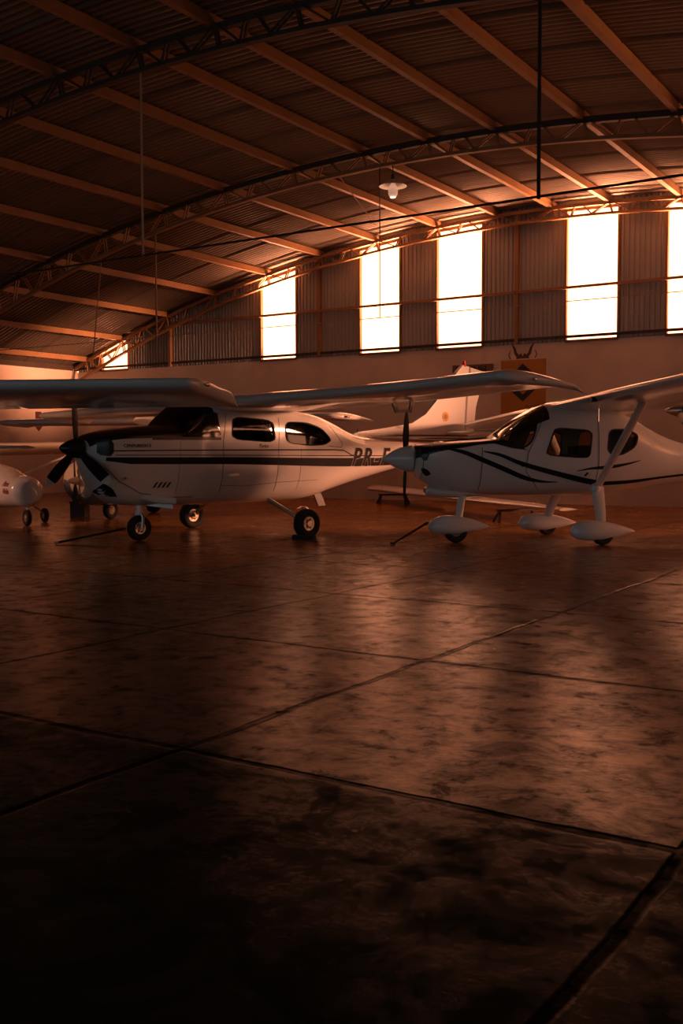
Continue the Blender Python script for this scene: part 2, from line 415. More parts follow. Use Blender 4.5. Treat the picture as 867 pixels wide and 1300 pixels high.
# hanging lamp
lx, ly = -9.27, Y2 - .0
lz = bcz(lx) - .03
L = empty('pendant_lamp', (lx, ly, 5.88), 0, 'white enamel dish lamp with glass globe hanging from the middle truss', 'lamp')
MB().tube([(0, 0, lz - 5.88), (0, 0, .17)], .012).lathe([(0, .03), (.08, .035), (.09, .02)], (0, 0, .10), (0, 0, 1), 16).build('stem', WIREM, L, True)
MB().lathe([(.10, .05), (.07, .11), (.01, .2), (-.015, .245), (-.02, .245), (0, .19), (.055, .1), (.08, .04)], (0, 0, 0), (0, 0, 1), 32, False).build('lamp_shade', ENAMEL, L, True)
MB().lathe([(.04, .03), (0, .06), (-.08, .088), (-.16, .082), (-.21, .05), (-.225, .005)], (0, 0, 0), (0, 0, 1), 20).build('globe', GLOBE, L, True)

pl = bpy.data.lights.new('lamp_fill', 'POINT'); pl.energy = 6; pl.color = (1, .5, .3); pl.shadow_soft_size = .05  # added fill light under the unlit globe to brighten the lamp
plo = bpy.data.objects.new('lamp_fill', pl); COL.objects.link(plo); plo.location = (0, 0, -.30); plo.parent = L
# signs and painted marks on the far wall
def txt(body, size, mtl, parent=None, name='lettering', xf=None, shear=0, bold=0, ext=.002, sub=0, space=1.0):
    cu = bpy.data.curves.new(name, 'FONT'); cu.body = body; cu.size = size; cu.shear = shear; cu.offset = bold; cu.extrude = 0 if xf else ext
    cu.resolution_u = 3; cu.space_character = space
    to = bpy.data.objects.new(name, cu); COL.objects.link(to)
    dg = bpy.context.evaluated_depsgraph_get()
    me = bpy.data.meshes.new_from_object(to.evaluated_get(dg))
    COL.objects.unlink(to); bpy.data.objects.remove(to)
    me.materials.clear(); me.materials.append(mtl)
    if xf:
        bm = bmesh.new(); bm.from_mesh(me)
        bmesh.ops.triangulate(bm, faces=bm.faces)
        for _ in range(sub):
            long_ = [e for e in bm.edges if e.calc_length() > .02]
            if long_: bmesh.ops.subdivide_edges(bm, edges=long_, cuts=1)
            bmesh.ops.triangulate(bm, faces=bm.faces)
        for v in bm.verts: v.co = Vector(xf(v.co.x, v.co.y))
        bm.to_mesh(me); bm.free()
    o = bpy.data.objects.new(name, me); COL.objects.link(o)
    if parent: o.parent = parent
    return o
sg = empty('wall_sign', (-9.33, YB, 2.42), 0, 'square yellow sign with dark diamond outline on the far wall', 'sign')
MB().box(-.54, .54, -.035, 0, -.85, .85).build('panel', YELLOW, sg)
def diamond(r, ri, cz, y):
    o = [(0, y, cz + r), (r * 1.15, y, cz), (0, y, cz - r), (-r * 1.15, y, cz)]; i = [(0, y, cz + ri), (ri * 1.15, y, cz), (0, y, cz - ri), (-ri * 1.15, y, cz)]
    f = [(k, (k + 1) % 4, 4 + (k + 1) % 4, 4 + k) for k in range(4)]; return o + i, f
v, f = diamond(.43, .27, .33, -.039)
mesh('diamond_outline', v, f, SIGNDARK, sg)
t_ = txt('DR', .15, SIGNDARK, sg); t_.location = (.07, -.037, -.30); t_.rotation_euler = (PI / 2, 0, 0)
s2 = empty('wall_sign', (-10.6, YB, 3.08), 0, 'narrow brown name board on the far wall behind the tail fin', 'sign')
MB().box(-.52, .52, -.03, 0, -.10, .14).build('board', mat('board_brown', (.16, .06, .02), .6, noise=(5, .1)), s2)
t_ = txt('AGNNH', .23, SIGNDARK, s2, bold=.006); t_.location = (-.48, -.032, -.06); t_.rotation_euler = (PI / 2, 0, 0)
e = MB()
for sgn in (-1, 1):
    pts = [(sgn * .02, -.01, .02), (sgn * .10, -.01, -.02), (sgn * .17, -.01, .06), (sgn * .20, -.01, .17), (sgn * .27, -.01, .28)]
    e.tube(pts, [.05, .045, .035, .03, .008], 8)
    e.tube([(sgn * .30, -.01, -.06), (sgn * .34, -.01, .03), (sgn * .30, -.01, .12)], [.012, .014, .01], 6)
e.tube([(-.16, -.01, -.05), (0, -.01, -.03), (.16, -.01, -.05)], [.012, .03, .012], 8)
em = e.build('wall_emblem', mat('emblem_brown', (.09, .045, .025), .7, noise=(6, .2)), None, True); em.location = (-9.35, YB, 3.36)
B_SC = 1.02
for v_ in em.data.vertices: v_.co.y = v_.co.y * .15 - .004
tag(em, 'brown horned emblem painted on the wall above the yellow sign', 'emblem')
# two smaller yellow notices seen through the cabin of the right-hand aircraft
def notice(px0, px1, z0, z1, ring, lab):
    o = empty('notice_board', ((px0 + px1) / 2, YB, (z0 + z1) / 2), 0, lab, 'notice')
    w2 = (px1 - px0) / 2; h2 = (z1 - z0) / 2
    MB().box(-w2, w2, -.03, 0, -h2, h2).build('panel', YELLOW, o)
    if ring:
        vs = []; fs = []; n = 28
        for k in range(n):
            a = 2 * PI * k / n
            for r in (.10, .14): vs.append((ring[0] + r * math.cos(a), -.034, ring[1] + r * math.sin(a)))
        for k in range(n): k2 = (k + 1) % n; fs.append((2 * k, 2 * k + 1, 2 * k2 + 1, 2 * k2))
        mesh('ring_mark', vs, fs, SIGNDARK, o)
    return o
notice(-8.78, -8.28, .9, 1.8, (.02, -.07), 'yellow notice with a dark ring seen through the right aircraft cabin')
notice(-8.02, -7.50, 1.1, 1.75, None, 'plain yellow notice on the far wall, to the right of the ringed one')
# arrow on the left wall
ar = mesh('wall_arrow', [(0, -.11, .27), (0, .11, .27), (0, .11, 0), (0, .3, 0), (0, 0, -.3), (0, -.3, 0), (0, -.11, 0),
      (.012, -.11, .27), (.012, .11, .27), (.012, .11, 0), (.012, .3, 0), (.012, 0, -.3), (.012, -.3, 0), (.012, -.11, 0)],
      [(0, 1, 2, 6), (2, 3, 4), (2, 4, 6), (4, 5, 6), (7, 8, 9, 13), (9, 10, 11), (9, 11, 13), (11, 12, 13)] + [(k, (k + 1) % 7, 7 + (k + 1) % 7, 7 + k) for k in range(7)], mat('arrow_red', (.10, .02, .015), .6, noise=(5, .1)))
ar.location = (XL + .002, 20.55, 2.12); tag(ar, 'dark red downward arrow on the left wall', 'arrow')

# ------------------------------------------------------------------ aircraft kit; local x = aft, y = -t (t: towards the camera side), z = up
def P(s, t, z): return (s, -t, z)

class Fus:
    """rows: s, ztop, zbelt, zbottom, half width, e_top, e_bottom"""
    def __init__(self, rows, NT=16): self.rows = rows; self.NT = NT
    def par(self, s): return interp(self.rows, s)
    def ring(self, s):
        zt, zb, zo, w, et, eb = self.par(s); n = self.NT; out = []
        for i in range(2 * n):          # upper half from +t over the top to -t
            a = PI * i / (2 * n); c, d = math.cos(a), math.sin(a)
            out.append(P(s, w * math.copysign(abs(c) ** (2 / et), c), zb + (zt - zb) * d ** (2 / et)))
        for i in range(2 * n):
            a = PI + PI * i / (2 * n); c, d = math.cos(a), math.sin(a)
            out.append(P(s, w * math.copysign(abs(c) ** (2 / eb), c), zb - (zb - zo) * abs(d) ** (2 / eb)))
        return out
    def side(self, s, z):
        zt, zb, zo, w, et, eb = self.par(s)
        if z >= zb: u, e = min(1, (z - zb) / max(zt - zb, 1e-4)), et
        else: u, e = min(1, (zb - z) / max(zb - zo, 1e-4)), eb
        return w * (max(0, 1 - u ** e)) ** (1 / e)

def polycol(poly, s):
    zs = []
    for (a, za), (b, zb) in zip(poly, poly[1:] + poly[:1]):
        if (a <= s < b) or (b <= s < a): zs.append(za + (zb - za) * (s - a) / (b - a))
    return (min(zs), max(zs)) if len(zs) >= 2 else None
def smoothpoly(poly, it=2, k=.22):
    for _ in range(it):
        q = []
        for a, b in zip(poly, poly[1:] + poly[:1]):
            q += [(lerp(a[0], b[0], k), lerp(a[1], b[1], k)), (lerp(a[0], b[0], 1 - k), lerp(a[1], b[1], 1 - k))]
        poly = q
    return poly
def patch(fus, poly, name, mtl, parent, off=.004, sgn=1, nr=6, ds=.03, thick=0):
    s0, s1 = min(p[0] for p in poly) + 1e-4, max(p[0] for p in poly) - 1e-4
    n = max(2, int((s1 - s0) / ds)); cols = []
    for i in range(n + 1):
        s = lerp(s0, s1, i / n); c = polycol(poly, s)
        if c: cols.append([(s, lerp(c[0], c[1], j / nr)) for j in range(nr + 1)])
    v = [P(s, sgn * (fus.side(s, z) + off), z) for c in cols for s, z in c]; f = []
    for i in range(len(cols) - 1):
        for j in range(nr): a = i * (nr + 1) + j; f.append((a, a + nr + 1, a + nr + 2, a + 1))
    return mesh(name, v, f, mtl, parent, True)
def band(fus, top, th, name, mtl, parent, **k):
    """strip of given centre line and thickness: [(s,z,th)...]"""
    n = 24; pts = []
    for i in range(n + 1):
        s = lerp(top[0][0], top[-1][0], i / n); z, h = interp(top, s); pts.append((s, z, h))
    poly = [(s, z + h / 2) for s, z, h in pts] + [(s, z - h / 2) for s, z, h in pts[::-1]]
    return patch(fus, poly, name, mtl, parent, **k)
def framering(fus, poly, name, mtl, parent, wid=.022, off=.006, sgn=1):
    n = len(poly); cx = sum(p[0] for p in poly) / n; cz = sum(p[1] for p in poly) / n; v = []; f = []
    for s, z in poly:
        d = math.hypot(s - cx, z - cz); k = (d + wid) / d
        for q in (1 - .012 / d, k):
            ss, zz = cx + (s - cx) * q, cz + (z - cz) * q
            v.append(P(ss, sgn * (fus.side(ss, zz) + off), zz))
    for i in range(n): j = (i + 1) % n; f.append((2 * i, 2 * i + 1, 2 * j + 1, 2 * j))
    o = mesh(name, v, f, mtl, parent, True); return o
def linepatch(fus, pts, name, mtl, parent, r=.006, sgn=1):
    q = []
    for a, b in zip(pts, pts[1:]):
        n = max(1, int(math.hypot(b[0] - a[0], b[1] - a[1]) / .05))
        for i in range(n): q.append((lerp(a[0], b[0], i / n), lerp(a[1], b[1], i / n)))
    q.append(pts[-1])
    return MB().tube([P(s, sgn * (fus.side(s, z) + .001), z) for s, z in q], r, 5).build(name, mtl, parent, True)

def boolcut(o, polys, tmax=1.2):
    """cut window openings right through the cabin shell"""
    md = o.modifiers.new('shell', 'SOLIDIFY'); md.thickness = .02; md.offset = -1
    cs = []
    for poly in polys:
        n = len(poly); v = [P(s, t, z) for t in (-tmax, tmax) for s, z in poly]
        f = [tuple(range(n)), tuple(range(2 * n - 1, n - 1, -1))] + [(i, (i + 1) % n, n + (i + 1) % n, n + i) for i in range(n)]
        c = mesh('cutter', v, f, BLACK, o.parent); cs.append(c)
        mm = o.modifiers.new('cut', 'BOOLEAN'); mm.operation = 'DIFFERENCE'; mm.object = c; mm.solver = 'EXACT'
    bpy.context.view_layer.update()
    dg = bpy.context.evaluated_depsgraph_get()
    me = bpy.data.meshes.new_from_object(o.evaluated_get(dg))
    o.modifiers.clear(); o.data = me
    for c in cs: bpy.data.objects.remove(c)
    for p in me.polygons: p.use_smooth = True
    try: me.set_sharp_from_angle(angle=R_(28))
    except Exception: pass

def fuselage(fus, s0, s1, parent, mats, ws=None, glare=None, wins=(), ds=.05, wsmat=None, wsk=(0, 1.0), lowmat=None, spine=None):
    """one continuous shell; ws=(a,b) stations of the windscreen; glare=(a,b) stations painted black above the belt"""
    st = set([s0, s1]); x = s0
    while x < s1: st.add(round(x, 4)); x += ds
    for q in (ws or ()): st.add(q)
    st = sorted(st); rings = [fus.ring(s) for s in st]; n = len(rings[0]); NT = fus.NT
    v = [p for r in rings for p in r]; body = []; bm_ = []; glass = []
    for i in range(len(st) - 1):
        sm = (st[i] + st[i + 1]) / 2
        for k in range(n):
            k2 = (k + 1) % n; q = (i * n + k, i * n + k2, (i + 1) * n + k2, (i + 1) * n + k)
            upper = k < 2 * NT; frac = abs(k + .5 - NT) / NT      # 0 at top, 1 at belt
            if ws and upper and ws[0] < sm < ws[1] and wsk[0] <= frac <= wsk[1]: glass.append(q); continue
            body.append(q)
            mi = 0
            if glare and upper and glare[0] < sm < glare[1]: mi = 1
            if lowmat and lowmat(sm, rings[i][k][2], frac, upper): mi = 2
            if spine and upper and spine[0] < sm < spine[1] and frac < spine[2]: mi = 2
            bm_.append(mi)
    body.append(tuple(range(n))); bm_.append(0); body.append(tuple((len(st) - 1) * n + k for k in range(n))[::-1]); bm_.append(0)
    o = mesh('fuselage', v, body, mats, parent, True, bm_, 40)
    if wins or ws: boolcut(o, wins)
    if glass:
        g = mesh('windscreen', v, glass, wsmat or GLASS, parent, True)
        bm = bmesh.new(); bm.from_mesh(g.data); bmesh.ops.delete(bm, geom=[x for x in bm.verts if not x.link_faces], context='VERTS')
        bm.to_mesh(g.data); bm.free()
    return o

def airfoil(n=11, x0=0., x1=1., T=.13, camber=.02):
    up, lo = [], []
    for i in range(n + 1):
        c = (1 - math.cos(PI * i / n)) / 2; x = lerp(x0, x1, c if x0 == 0 else i / n)
        y = 5 * T * (.2969 * math.sqrt(x) - .126 * x - .3516 * x**2 + .2843 * x**3 - .1015 * x**4); m = camber * 4 * x * (1 - x)
        up.append((x, m + y)); lo.append((x, m - y))
    return up + lo[::-1][0 if x1 < .99 else 1:(-1 if x0 == 0 else None)]
def wingpart(secs, prof, name, mtl, parent, droop=None, n=1):
    """secs: (t, sLE, sTE, zLE, zTE)"""
    rings = []
    for t, sl, st_, zl, zt in secs:
        c = st_ - sl; r = []
        for x, y in prof:
            z = lerp(zl, zt, x) + y * c
            if droop: z += droop(t, x)
            r.append(P(sl + c * x, t, z))
        rings.append(r)
    return MB().rings(rings).build(name, mtl, parent, True, 50)
def wing(parent, secs, mtl, T=.12, flap=(0.12, .52), ail=(.54, .93), tipmat=None, xc=.74, hinge=True):
    """a wing half; secs from root to tip; the rear quarter is a separate flap and aileron"""
    def at(u):
        x = u * (len(secs) - 1); i = min(int(x), len(secs) - 2); k = x - i
        return tuple(lerp(a, b, k) for a, b in zip(secs[i], secs[i + 1]))
    full = airfoil(T=T); front = airfoil(x1=xc, T=T)
    us = [0, .1, .25, .4, .53, .7, .93]
    w = wingpart([at(u) for u in us], front, 'wing', mtl, parent)
    wingpart([at(0), at(flap[0])], airfoil(8, xc, 1, T=T), 'wing_root_fairing', mtl, w)
    wingpart([at(flap[0] + .005), at(flap[1])], airfoil(8, xc + .015, 1, T=T), 'flap', mtl, w)
    wingpart([at(ail[0]), at(ail[1])], airfoil(8, xc + .015, 1, T=T), 'aileron', mtl, w)
    return w, at

def lathe_wheel(parent, c, R, wid, axis=(0, 1, 0), name='wheel', hub=HUBM):
    w = empty(name, c); w.parent = parent
    o = (0, 0, 0); h = wid / 2
    MB().lathe([(-h * .55, R * .5), (-h * .9, R * .62), (-h, R * .8), (-h * .75, R * .95), (-h * .3, R), (h * .3, R), (h * .75, R * .95), (h, R * .8), (h * .9, R * .62), (h * .55, R * .5)], o, axis, 36).build('tyre', RUBBER, w, True, 60)
    b = MB().lathe([(-h * .8, .02), (-h * .8, R * .2), (-h * .55, R * .3), (-h * .6, R * .48), (h * .6, R * .48), (h * .55, R * .3), (h * .8, R * .2), (h * .8, .02)], o, axis, 24)
    for k in range(6):
        a = 2 * PI * k / 6
        for sg in (-1, 1): b.lathe([(0, .012), (.012, .012)], (math.cos(a) * R * .34, sg * h * .6, math.sin(a) * R * .34), (0, sg, 0), 6)
    b.build('hub', hub, w, True, 30)
    return w

def blade(parent, c, ang, R, chord, mtl, tip=None, pitch=35, r0=.05):
    """propeller blade; disc normal along local x"""
    n = 14; rings = []; tr = []
    for i in range(n + 1):
        u = i / n; r = lerp(r0, R, u)
        ch = chord * (.35 + .65 * math.sin(min(1, u * 1.7) * PI / 2)) * (1 if u < .75 else math.sqrt(max(.03, 1 - ((u - .75) / .26) ** 2)))
        th = lerp(.035, .008, u); a = R_(lerp(65, 90 - pitch * .0 - 12, min(1, u * 1.3)) if False else lerp(pitch + 30, pitch - 12, u))
        ring = []
        for k in range(10):
            q = 2 * PI * k / 10; cx, cz = math.cos(q) * ch / 2, math.sin(q) * th / 2
            # chord lies mostly in the disc plane, twisted by a
            x = cx * math.sin(a) - cz * math.cos(a); y = cx * math.cos(a) + cz * math.sin(a)
            yy, zz = y, r
            ring.append((c[0] + x, c[1] + yy * math.cos(ang) + zz * math.sin(ang), c[2] - yy * math.sin(ang) + zz * math.cos(ang)))
        rings.append(ring)
    k = int(n * .88) if tip else n
    b = MB().rings(rings[:k + 1]).build('propeller_blade', mtl, parent, True, 60)
    if tip: MB().rings(rings[k:]).build('blade_tip', tip, b, True, 60)
    return b

def seats(parent, s, t, z, w=.42, hb=.55):
    for sg in (-1, 1):
        b = MB()
        b.rings([[P(s + dx, sg * t + dy, z + h) for dx, dy in ((-.22, -w / 2), (.22, -w / 2), (.24, w / 2), (-.22, w / 2))] for h in (0, .05, .12)])
        b.rings([[P(s + .2 + dx + h * .22, sg * t + dy * (1 - .25 * max(0, h - .35)), z + .1 + h) for dx, dy in ((-.05, -w / 2), (.05, -w / 2), (.05, w / 2), (-.05, w / 2))] for h in (0, hb * .36, hb * .72, hb)])
        b.rings([[P(s + .34 + dx, sg * t + dy, z + .07 + hb + h) for dx, dy in ((-.04, -.12), (.04, -.12), (.04, .12), (-.04, .12))] for h in (0, .14)])
        b.build('seat', SEAT, parent, True, 40)

def tailplane(parent, s0, s1, z, span, mtl, sgn, tr=.72, xc=.6, t0=.05, dz=0):
    def at(u): return (sgn * lerp(t0, span, u), lerp(s0, s0 + (s1 - s0) * (1 - tr) * .8, u), lerp(s1, s1 - (s1 - s0) * (1 - tr) * .2, u), z + dz * u, z + dz * u)
    a = wingpart([at(0), at(.5), at(.97), at(1)], airfoil(x1=xc, T=.09, camber=0), 'stabiliser', mtl, parent)
    wingpart([at(.02), at(.97)], airfoil(8, xc + .02, 1, T=.09, camber=0), 'elevator', mtl, a)
def fin(parent, pts, mtl, th=.07, name='fin', sx=None):
    """outline [(s,z)] thickened like a symmetric surface"""
    n = len(pts); cx = sum(p[0] for p in pts) / n; cz = sum(p[1] for p in pts) / n
    v = []; 
    for t, k in ((-th / 2, .93), (-th * .25, 1), (th * .25, 1), (th / 2, .93)):
        v += [P(cx + (s - cx) * k, t, cz + (z - cz) * k) for s, z in pts]
    f = [tuple(range(n)), tuple(range(4 * n - 1, 3 * n - 1, -1))]
    for r in range(3): f += [(r * n + i, r * n + (i + 1) % n, (r + 1) * n + (i + 1) % n, (r + 1) * n + i) for i in range(n)]
    o = mesh(name, v, f, mtl, parent, True, angle=30); return o

# ================================================================== aircraft 1: the tall single with retractable legs
A = empty('light_aircraft', (-9.30, 11.82, 0), math.atan2(.97, .24), 'white high-wing aircraft with navy stripe, black spinner and letters PR-F', 'aircraft')
F1 = Fus([
 (-2.62, 1.33, 1.24, 1.10, .17, 2, 2),
 (-2.60, 1.36, 1.27, .98, .26, 2.2, 2.2),
 (-2.55, 1.385, 1.29, .86, .34, 2.4, 2.3),
 (-2.48, 1.415, 1.31, .71, .40, 2.5, 2.4),
 (-2.38, 1.44, 1.33, .60, .44, 2.6, 2.5),
 (-2.2, 1.475, 1.345, .50, .475, 2.6, 2.6),
 (-1.8, 1.515, 1.355, .46, .51, 2.6, 2.9),
 (-1.46, 1.545, 1.36, .45, .53, 2.6, 3.0),
 (-1.30, 1.70, 1.36, .45, .54, 2.7, 3.0),
 (-1.12, 1.84, 1.36, .45, .55, 2.9, 3.0),
 (-.85, 1.90, 1.36, .45, .555, 3.2, 3.0),
 (0, 1.87, 1.34, .45, .56, 3.4, 3.0),
 (.7, 1.80, 1.32, .455, .55, 3.2, 2.9),
 (1.1, 1.745, 1.28, .49, .51, 3.0, 2.7),
 (1.5, 1.64, 1.22, .58, .45, 2.6, 2.4),
 (2.0, 1.475, 1.16, .69, .385, 2.3, 2.2),
 (2.3, 1.43, 1.14, .75, .345, 2.2, 2.1),
 (3.2, 1.385, 1.14, .92, .245, 2.1, 2.0),
 (4.2, 1.37, 1.18, 1.08, .14, 2, 2),
 (5.0, 1.37, 1.25, 1.20, .06, 2, 2),
 (5.25, 1.36, 1.29, 1.25, .025, 2, 2)], 16)
w1 = smoothpoly([(-.66, 1.35), (-.63, 1.655), (.07, 1.62), (.11, 1.31)], 2, .14)
w2 = smoothpoly([(.31, 1.30), (.30, 1.605), (.72, 1.60), (1.05, 1.52), (1.26, 1.35), (1.1, 1.28), (.8, 1.27)], 2, .18)
w0 = smoothpoly([(-1.22, 1.375), (-1.10, 1.62), (-.88, 1.70), (-.84, 1.37)], 1, .12)
fuselage(F1, -2.62, 5.25, A, [WHITE, BLACK, MAROON], ws=(-1.46, -.92), glare=(-2.63, -1.44), wins=(w1, w2), wsmat=DGLASS, spine=(2.35, 4.9, .42))
for sg in (1, -1):
    for wp in (w1, w2):
        patch(F1, wp, 'side_window', DGLASS, A, off=-.012, sgn=sg)
        framering(F1, wp, 'window_seal', RUBBER, A, .012, .003, sg)
# curtains hung inside the side windows
CURT = mat('curtain', (.10, .06, .035), .8, noise=(10, .2))
for s0, s1, z0, z1 in ((-.70, .14, 1.27, 1.66), (.27, 1.2, 1.24, 1.60)):
    v = []; f = []; n = 60
    for i in range(n + 1):
        s = lerp(s0, s1, i / n); tt = F1.side(s, 1.42) - .05 + .008 * math.sin(i * 2.1)
        v += [P(s, tt, z0), P(s, tt - .04, lerp(z0, z1, 1) - max(0, s - .7) * .3)]
    for i in range(n): f.append((2 * i, 2 * i + 2, 2 * i + 3, 2 * i + 1))
    mesh('curtain', v, f, CURT, A)
seats(A, -.62, .26, .80); 
MB().rings([[P(s, t, z) for t, z in ((-.5, 1.0), (.5, 1.0), (.46, 1.44), (-.46, 1.44))] for s in (-1.35, -1.25)]).build('instrument_panel', SEAT, A)
for sg in (1, -1):
    band(F1, [(-2.50, 1.085, .045), (-2.2, 1.065, .085), (-.8, 1.055, .095), (1.9, 1.015, .13), (3.2, 1.03, .12), (4.4, 1.16, .05)], 0, 'navy_stripe', NAVY, A, sgn=sg)
    band(F1, [(-2.46, 1.19, .014), (-.8, 1.20, .016), (1.5, 1.205, .018), (1.75, 1.12, .016), (2.6, 1.11, .012)], 0, 'pin_stripe', NAVY, A, sgn=sg, nr=2)
    band(F1, [(-2.4, 1.135, .010), (-.8, 1.13, .010), (1.6, 1.115, .012), (2.6, 1.11, .012)], 0, 'pin_stripe', NAVY, A, sgn=sg, nr=2)
    # black band below the windscreen side and the cowl opening
    patch(F1, [(-1.9, 1.33), (-1.9, 1.372), (-.84, 1.372), (-.84, 1.335)], 'glare_band', BLACK, A, sgn=sg)
    patch(F1, smoothpoly([(-2.585, 1.14), (-2.585, 1.345), (-2.44, 1.335), (-2.42, 1.30), (-2.42, 1.15), (-2.45, 1.12)], 1, .15), 'cowl_inlet', BLACK, A, sgn=sg, off=.005)
    patch(F1, smoothpoly([(-1.40, 1.38), (-1.16, 1.66), (-.87, 1.72), (-.84, 1.38)], 1, .1), 'quarter_window', mat('window_black', (.006, .006, .007), .08, coat=1, noise=(3, .1)), A, sgn=sg, off=.006)
    # doors and panel seams
    linepatch(F1, [(-.80, .62), (-.80, 1.34), (-.74, 1.69)], 'door_seam', LINE, A, .004, sg)
    linepatch(F1, [(.17, .62), (.17, 1.25), (.19, 1.66)], 'door_seam', LINE, A, .004, sg)
    linepatch(F1, [(.60, .62), (.60, 1.22)], 'panel_seam', LINE, A, .0025, sg)
    linepatch(F1, [(-1.5, .6), (-1.48, 1.32)], 'panel_seam', LINE, A, .0025, sg)
    linepatch(F1, [(-.8, .72), (-.4, .70), (.17, .74), (1.0, .76)], 'panel_seam', LINE, A, .003, sg)
    linepatch(F1, [(1.20, 1.26), (1.5, 1.24), (1.52, 1.30), (1.28, 1.56)], 'baggage_door_seam', LINE, A, .004, sg)
    linepatch(F1, [(-2.50, .98), (-2.32, .80), (-2.0, .64), (-1.6, .58), (-1.2, .57)], 'cowl_seam', LINE, A, .005, sg)
    for k in range(4):
        s = -1.86 + k * .065
        patch(F1, [(s, .70), (s + .045, .79), (s + .075, .79), (s + .03, .70)], 'cooling_louvre', BLACK, A, off=.004, sgn=sg, nr=3)
    b = MB().bar(P(-.72, F1.side(-.72, .86) + .03, .86), P(-.55, F1.side(-.55, .86) + .03, .86), .03, .03)
    b.bar(P(-.74, F1.side(-.7, .86), .86), P(-.72, F1.side(-.7, .86) + .04, .86), .02, .02); b.build('door_handle', METAL, A)
    MB().tube([P(-2.25, F1.side(-2.25, .84) - .01, .84), P(-2.27, F1.side(-2.25, .84) + .035, .84)], [.022, .012], 10).build('landing_light', METAL, A, True)
MB().rings([[P(-1.86, .02 + t, .50 + z) for t, z in ((-.01, -.02), (.1, -.02), (.1, .02), (-.01, .02))], [P(-1.50, .30 + t, .47 + z) for t, z in ((-.05, -.05), (.06, -.05), (.06, .05), (-.05, .05))]]).build('exhaust_stack', METAL, A)
MB().tube([P(-1.95, .28, .60), P(-1.75, .42, .55), P(-1.55, .50, .53)], [.05, .055, .05], 10).build('exhaust_fairing', WHITE, A, True)
# chin intake slot
patch(F1, [(-2.50, .66), (-2.47, .78), (-2.36, .70), (-2.28, .60), (-2.36, .60)], 'chin_intake', BLACK, A, off=.004)
# registration and small lettering on the side
def onside(fus, s0, z0, off=.006): return lambda x, y: P(s0 + x, fus.side(s0 + x, z0 + y) + off, z0 + y)
PINK = mat('letter_outline', (.62, .52, .46), .4, noise=(5, .05))
txt('PR-F', .385, PINK, A, 'registration_outline', onside(F1, 1.74, .965, .006), shear=.32, bold=.016, sub=4, space=1.30)
txt('PR-F', .385, NAVY, A, 'registration', onside(F1, 1.74, .965, .010), shear=.32, bold=.009, sub=4, space=1.30)
txt('CENTURION II', .058, NAVY, A, 'lettering', onside(F1, -2.30, 1.235, .006), bold=.001, sub=1)
txt('Turbo', .07, NAVY, A, 'lettering', onside(F1, -.20, 1.235, .006), shear=.3, bold=.001, sub=1)
# wings
sec = lambda sg, T: [(sg * t, sl, st_, zl, zt) for t, sl, st_, zl, zt in T]
WN = [(.40, -1.02, .66, 1.83, 1.765), (1.4, -.98, .60, 1.845, 1.775), (2.4, -.94, .54, 1.858, 1.795), (3.4, -.90, .47, 1.872, 1.815), (4.4, -.86, .40, 1.915, 1.855), (5.2, -.82, .34, 1.945, 1.88)]
WF = [(.40, -1.02, .66, 1.83, 1.765), (1.35, -.98, .60, 1.825, 1.77), (2.3, -.94, .54, 1.82, 1.775), (3.2, -.90, .47, 1.815, 1.78), (4.0, -.86, .40, 1.81, 1.785), (4.7, -.82, .34, 1.81, 1.79)]
for sg, T, tipw in ((1, WN, .30), (-1, WF, .40)):
    w, at = wing(A, sec(sg, T), WHITE, T=.13)
    # drooped tip cap
    e = at(.93); f_ = at(1.0)
    secs = [e]
    for k in range(1, 8):
        u = k / 7; t = f_[0] + sg * tipw * u
        secs.append((t, lerp(f_[1], f_[2] - .18, u ** 2.0), lerp(f_[2], f_[2] + .03, u), f_[3] - .06 * u ** 1.8, f_[4] - .09 * u ** 1.8 ))
    wingpart([e, f_] + secs[1:], airfoil(T=.13), 'wing_tip', WHITE, w)
    MB().lathe([(0, .018), (.04, .016), (.06, .004)], P(f_[1] + .42, f_[0] + sg * tipw * .7, f_[3] - .03), P(-1, 0, 0), 12).build('navigation_light', METAL, w, True)
    # flap hinge brackets below the trailing edge
    for u in ((.50,) if sg > 0 else (.3,)):
        q = at(u); b = MB()
        b.bar(P(q[2] - .42, q[0], q[4] - .03), P(q[2] - .36, q[0], q[4] - .14), .02, .05); b.bar(P(q[2] - .08, q[0], q[4] + .0), P(q[2] - .12, q[0], q[4] - .13), .02, .05); b.bar(P(q[2] - .38, q[0], q[4] - .13), P(q[2] - .10, q[0], q[4] - .12), .02, .035)
        b.build('flap_bracket', BLACK, w)
# wing centre section over the cabin
wingpart([(-.42, -1.02, .66, 1.83, 1.765), (0, -1.03, .68, 1.84, 1.77), (.42, -1.02, .66, 1.83, 1.765)], airfoil(T=.14), 'wing_centre', WHITE, A)
# whip and blade aerials
MB().tube([P(-.2, 0, 1.98), P(.02, .55, 2.30)], [.007, .003], 6).build('whip_aerial', METAL, A, True)
MB().tube([P(-.55, -.5, 1.93), P(-.53, -.5, 1.99)], [.02, .008], 8).build('fuel_cap', METAL, A, True)
MB().tube([P(2.25, 0, 1.42), P(2.28, 0, 1.56)], [.008, .004], 6).build('spine_aerial', BLACK, A, True)
MB().rings([[P(s + z * .5, t, .48 - z) for s, t in ((1.35, -.012), (1.5, -.012), (1.5, .012), (1.35, .012))] for z in (-.06, .06, .14)]).build('belly_aerial', BLACK, A)
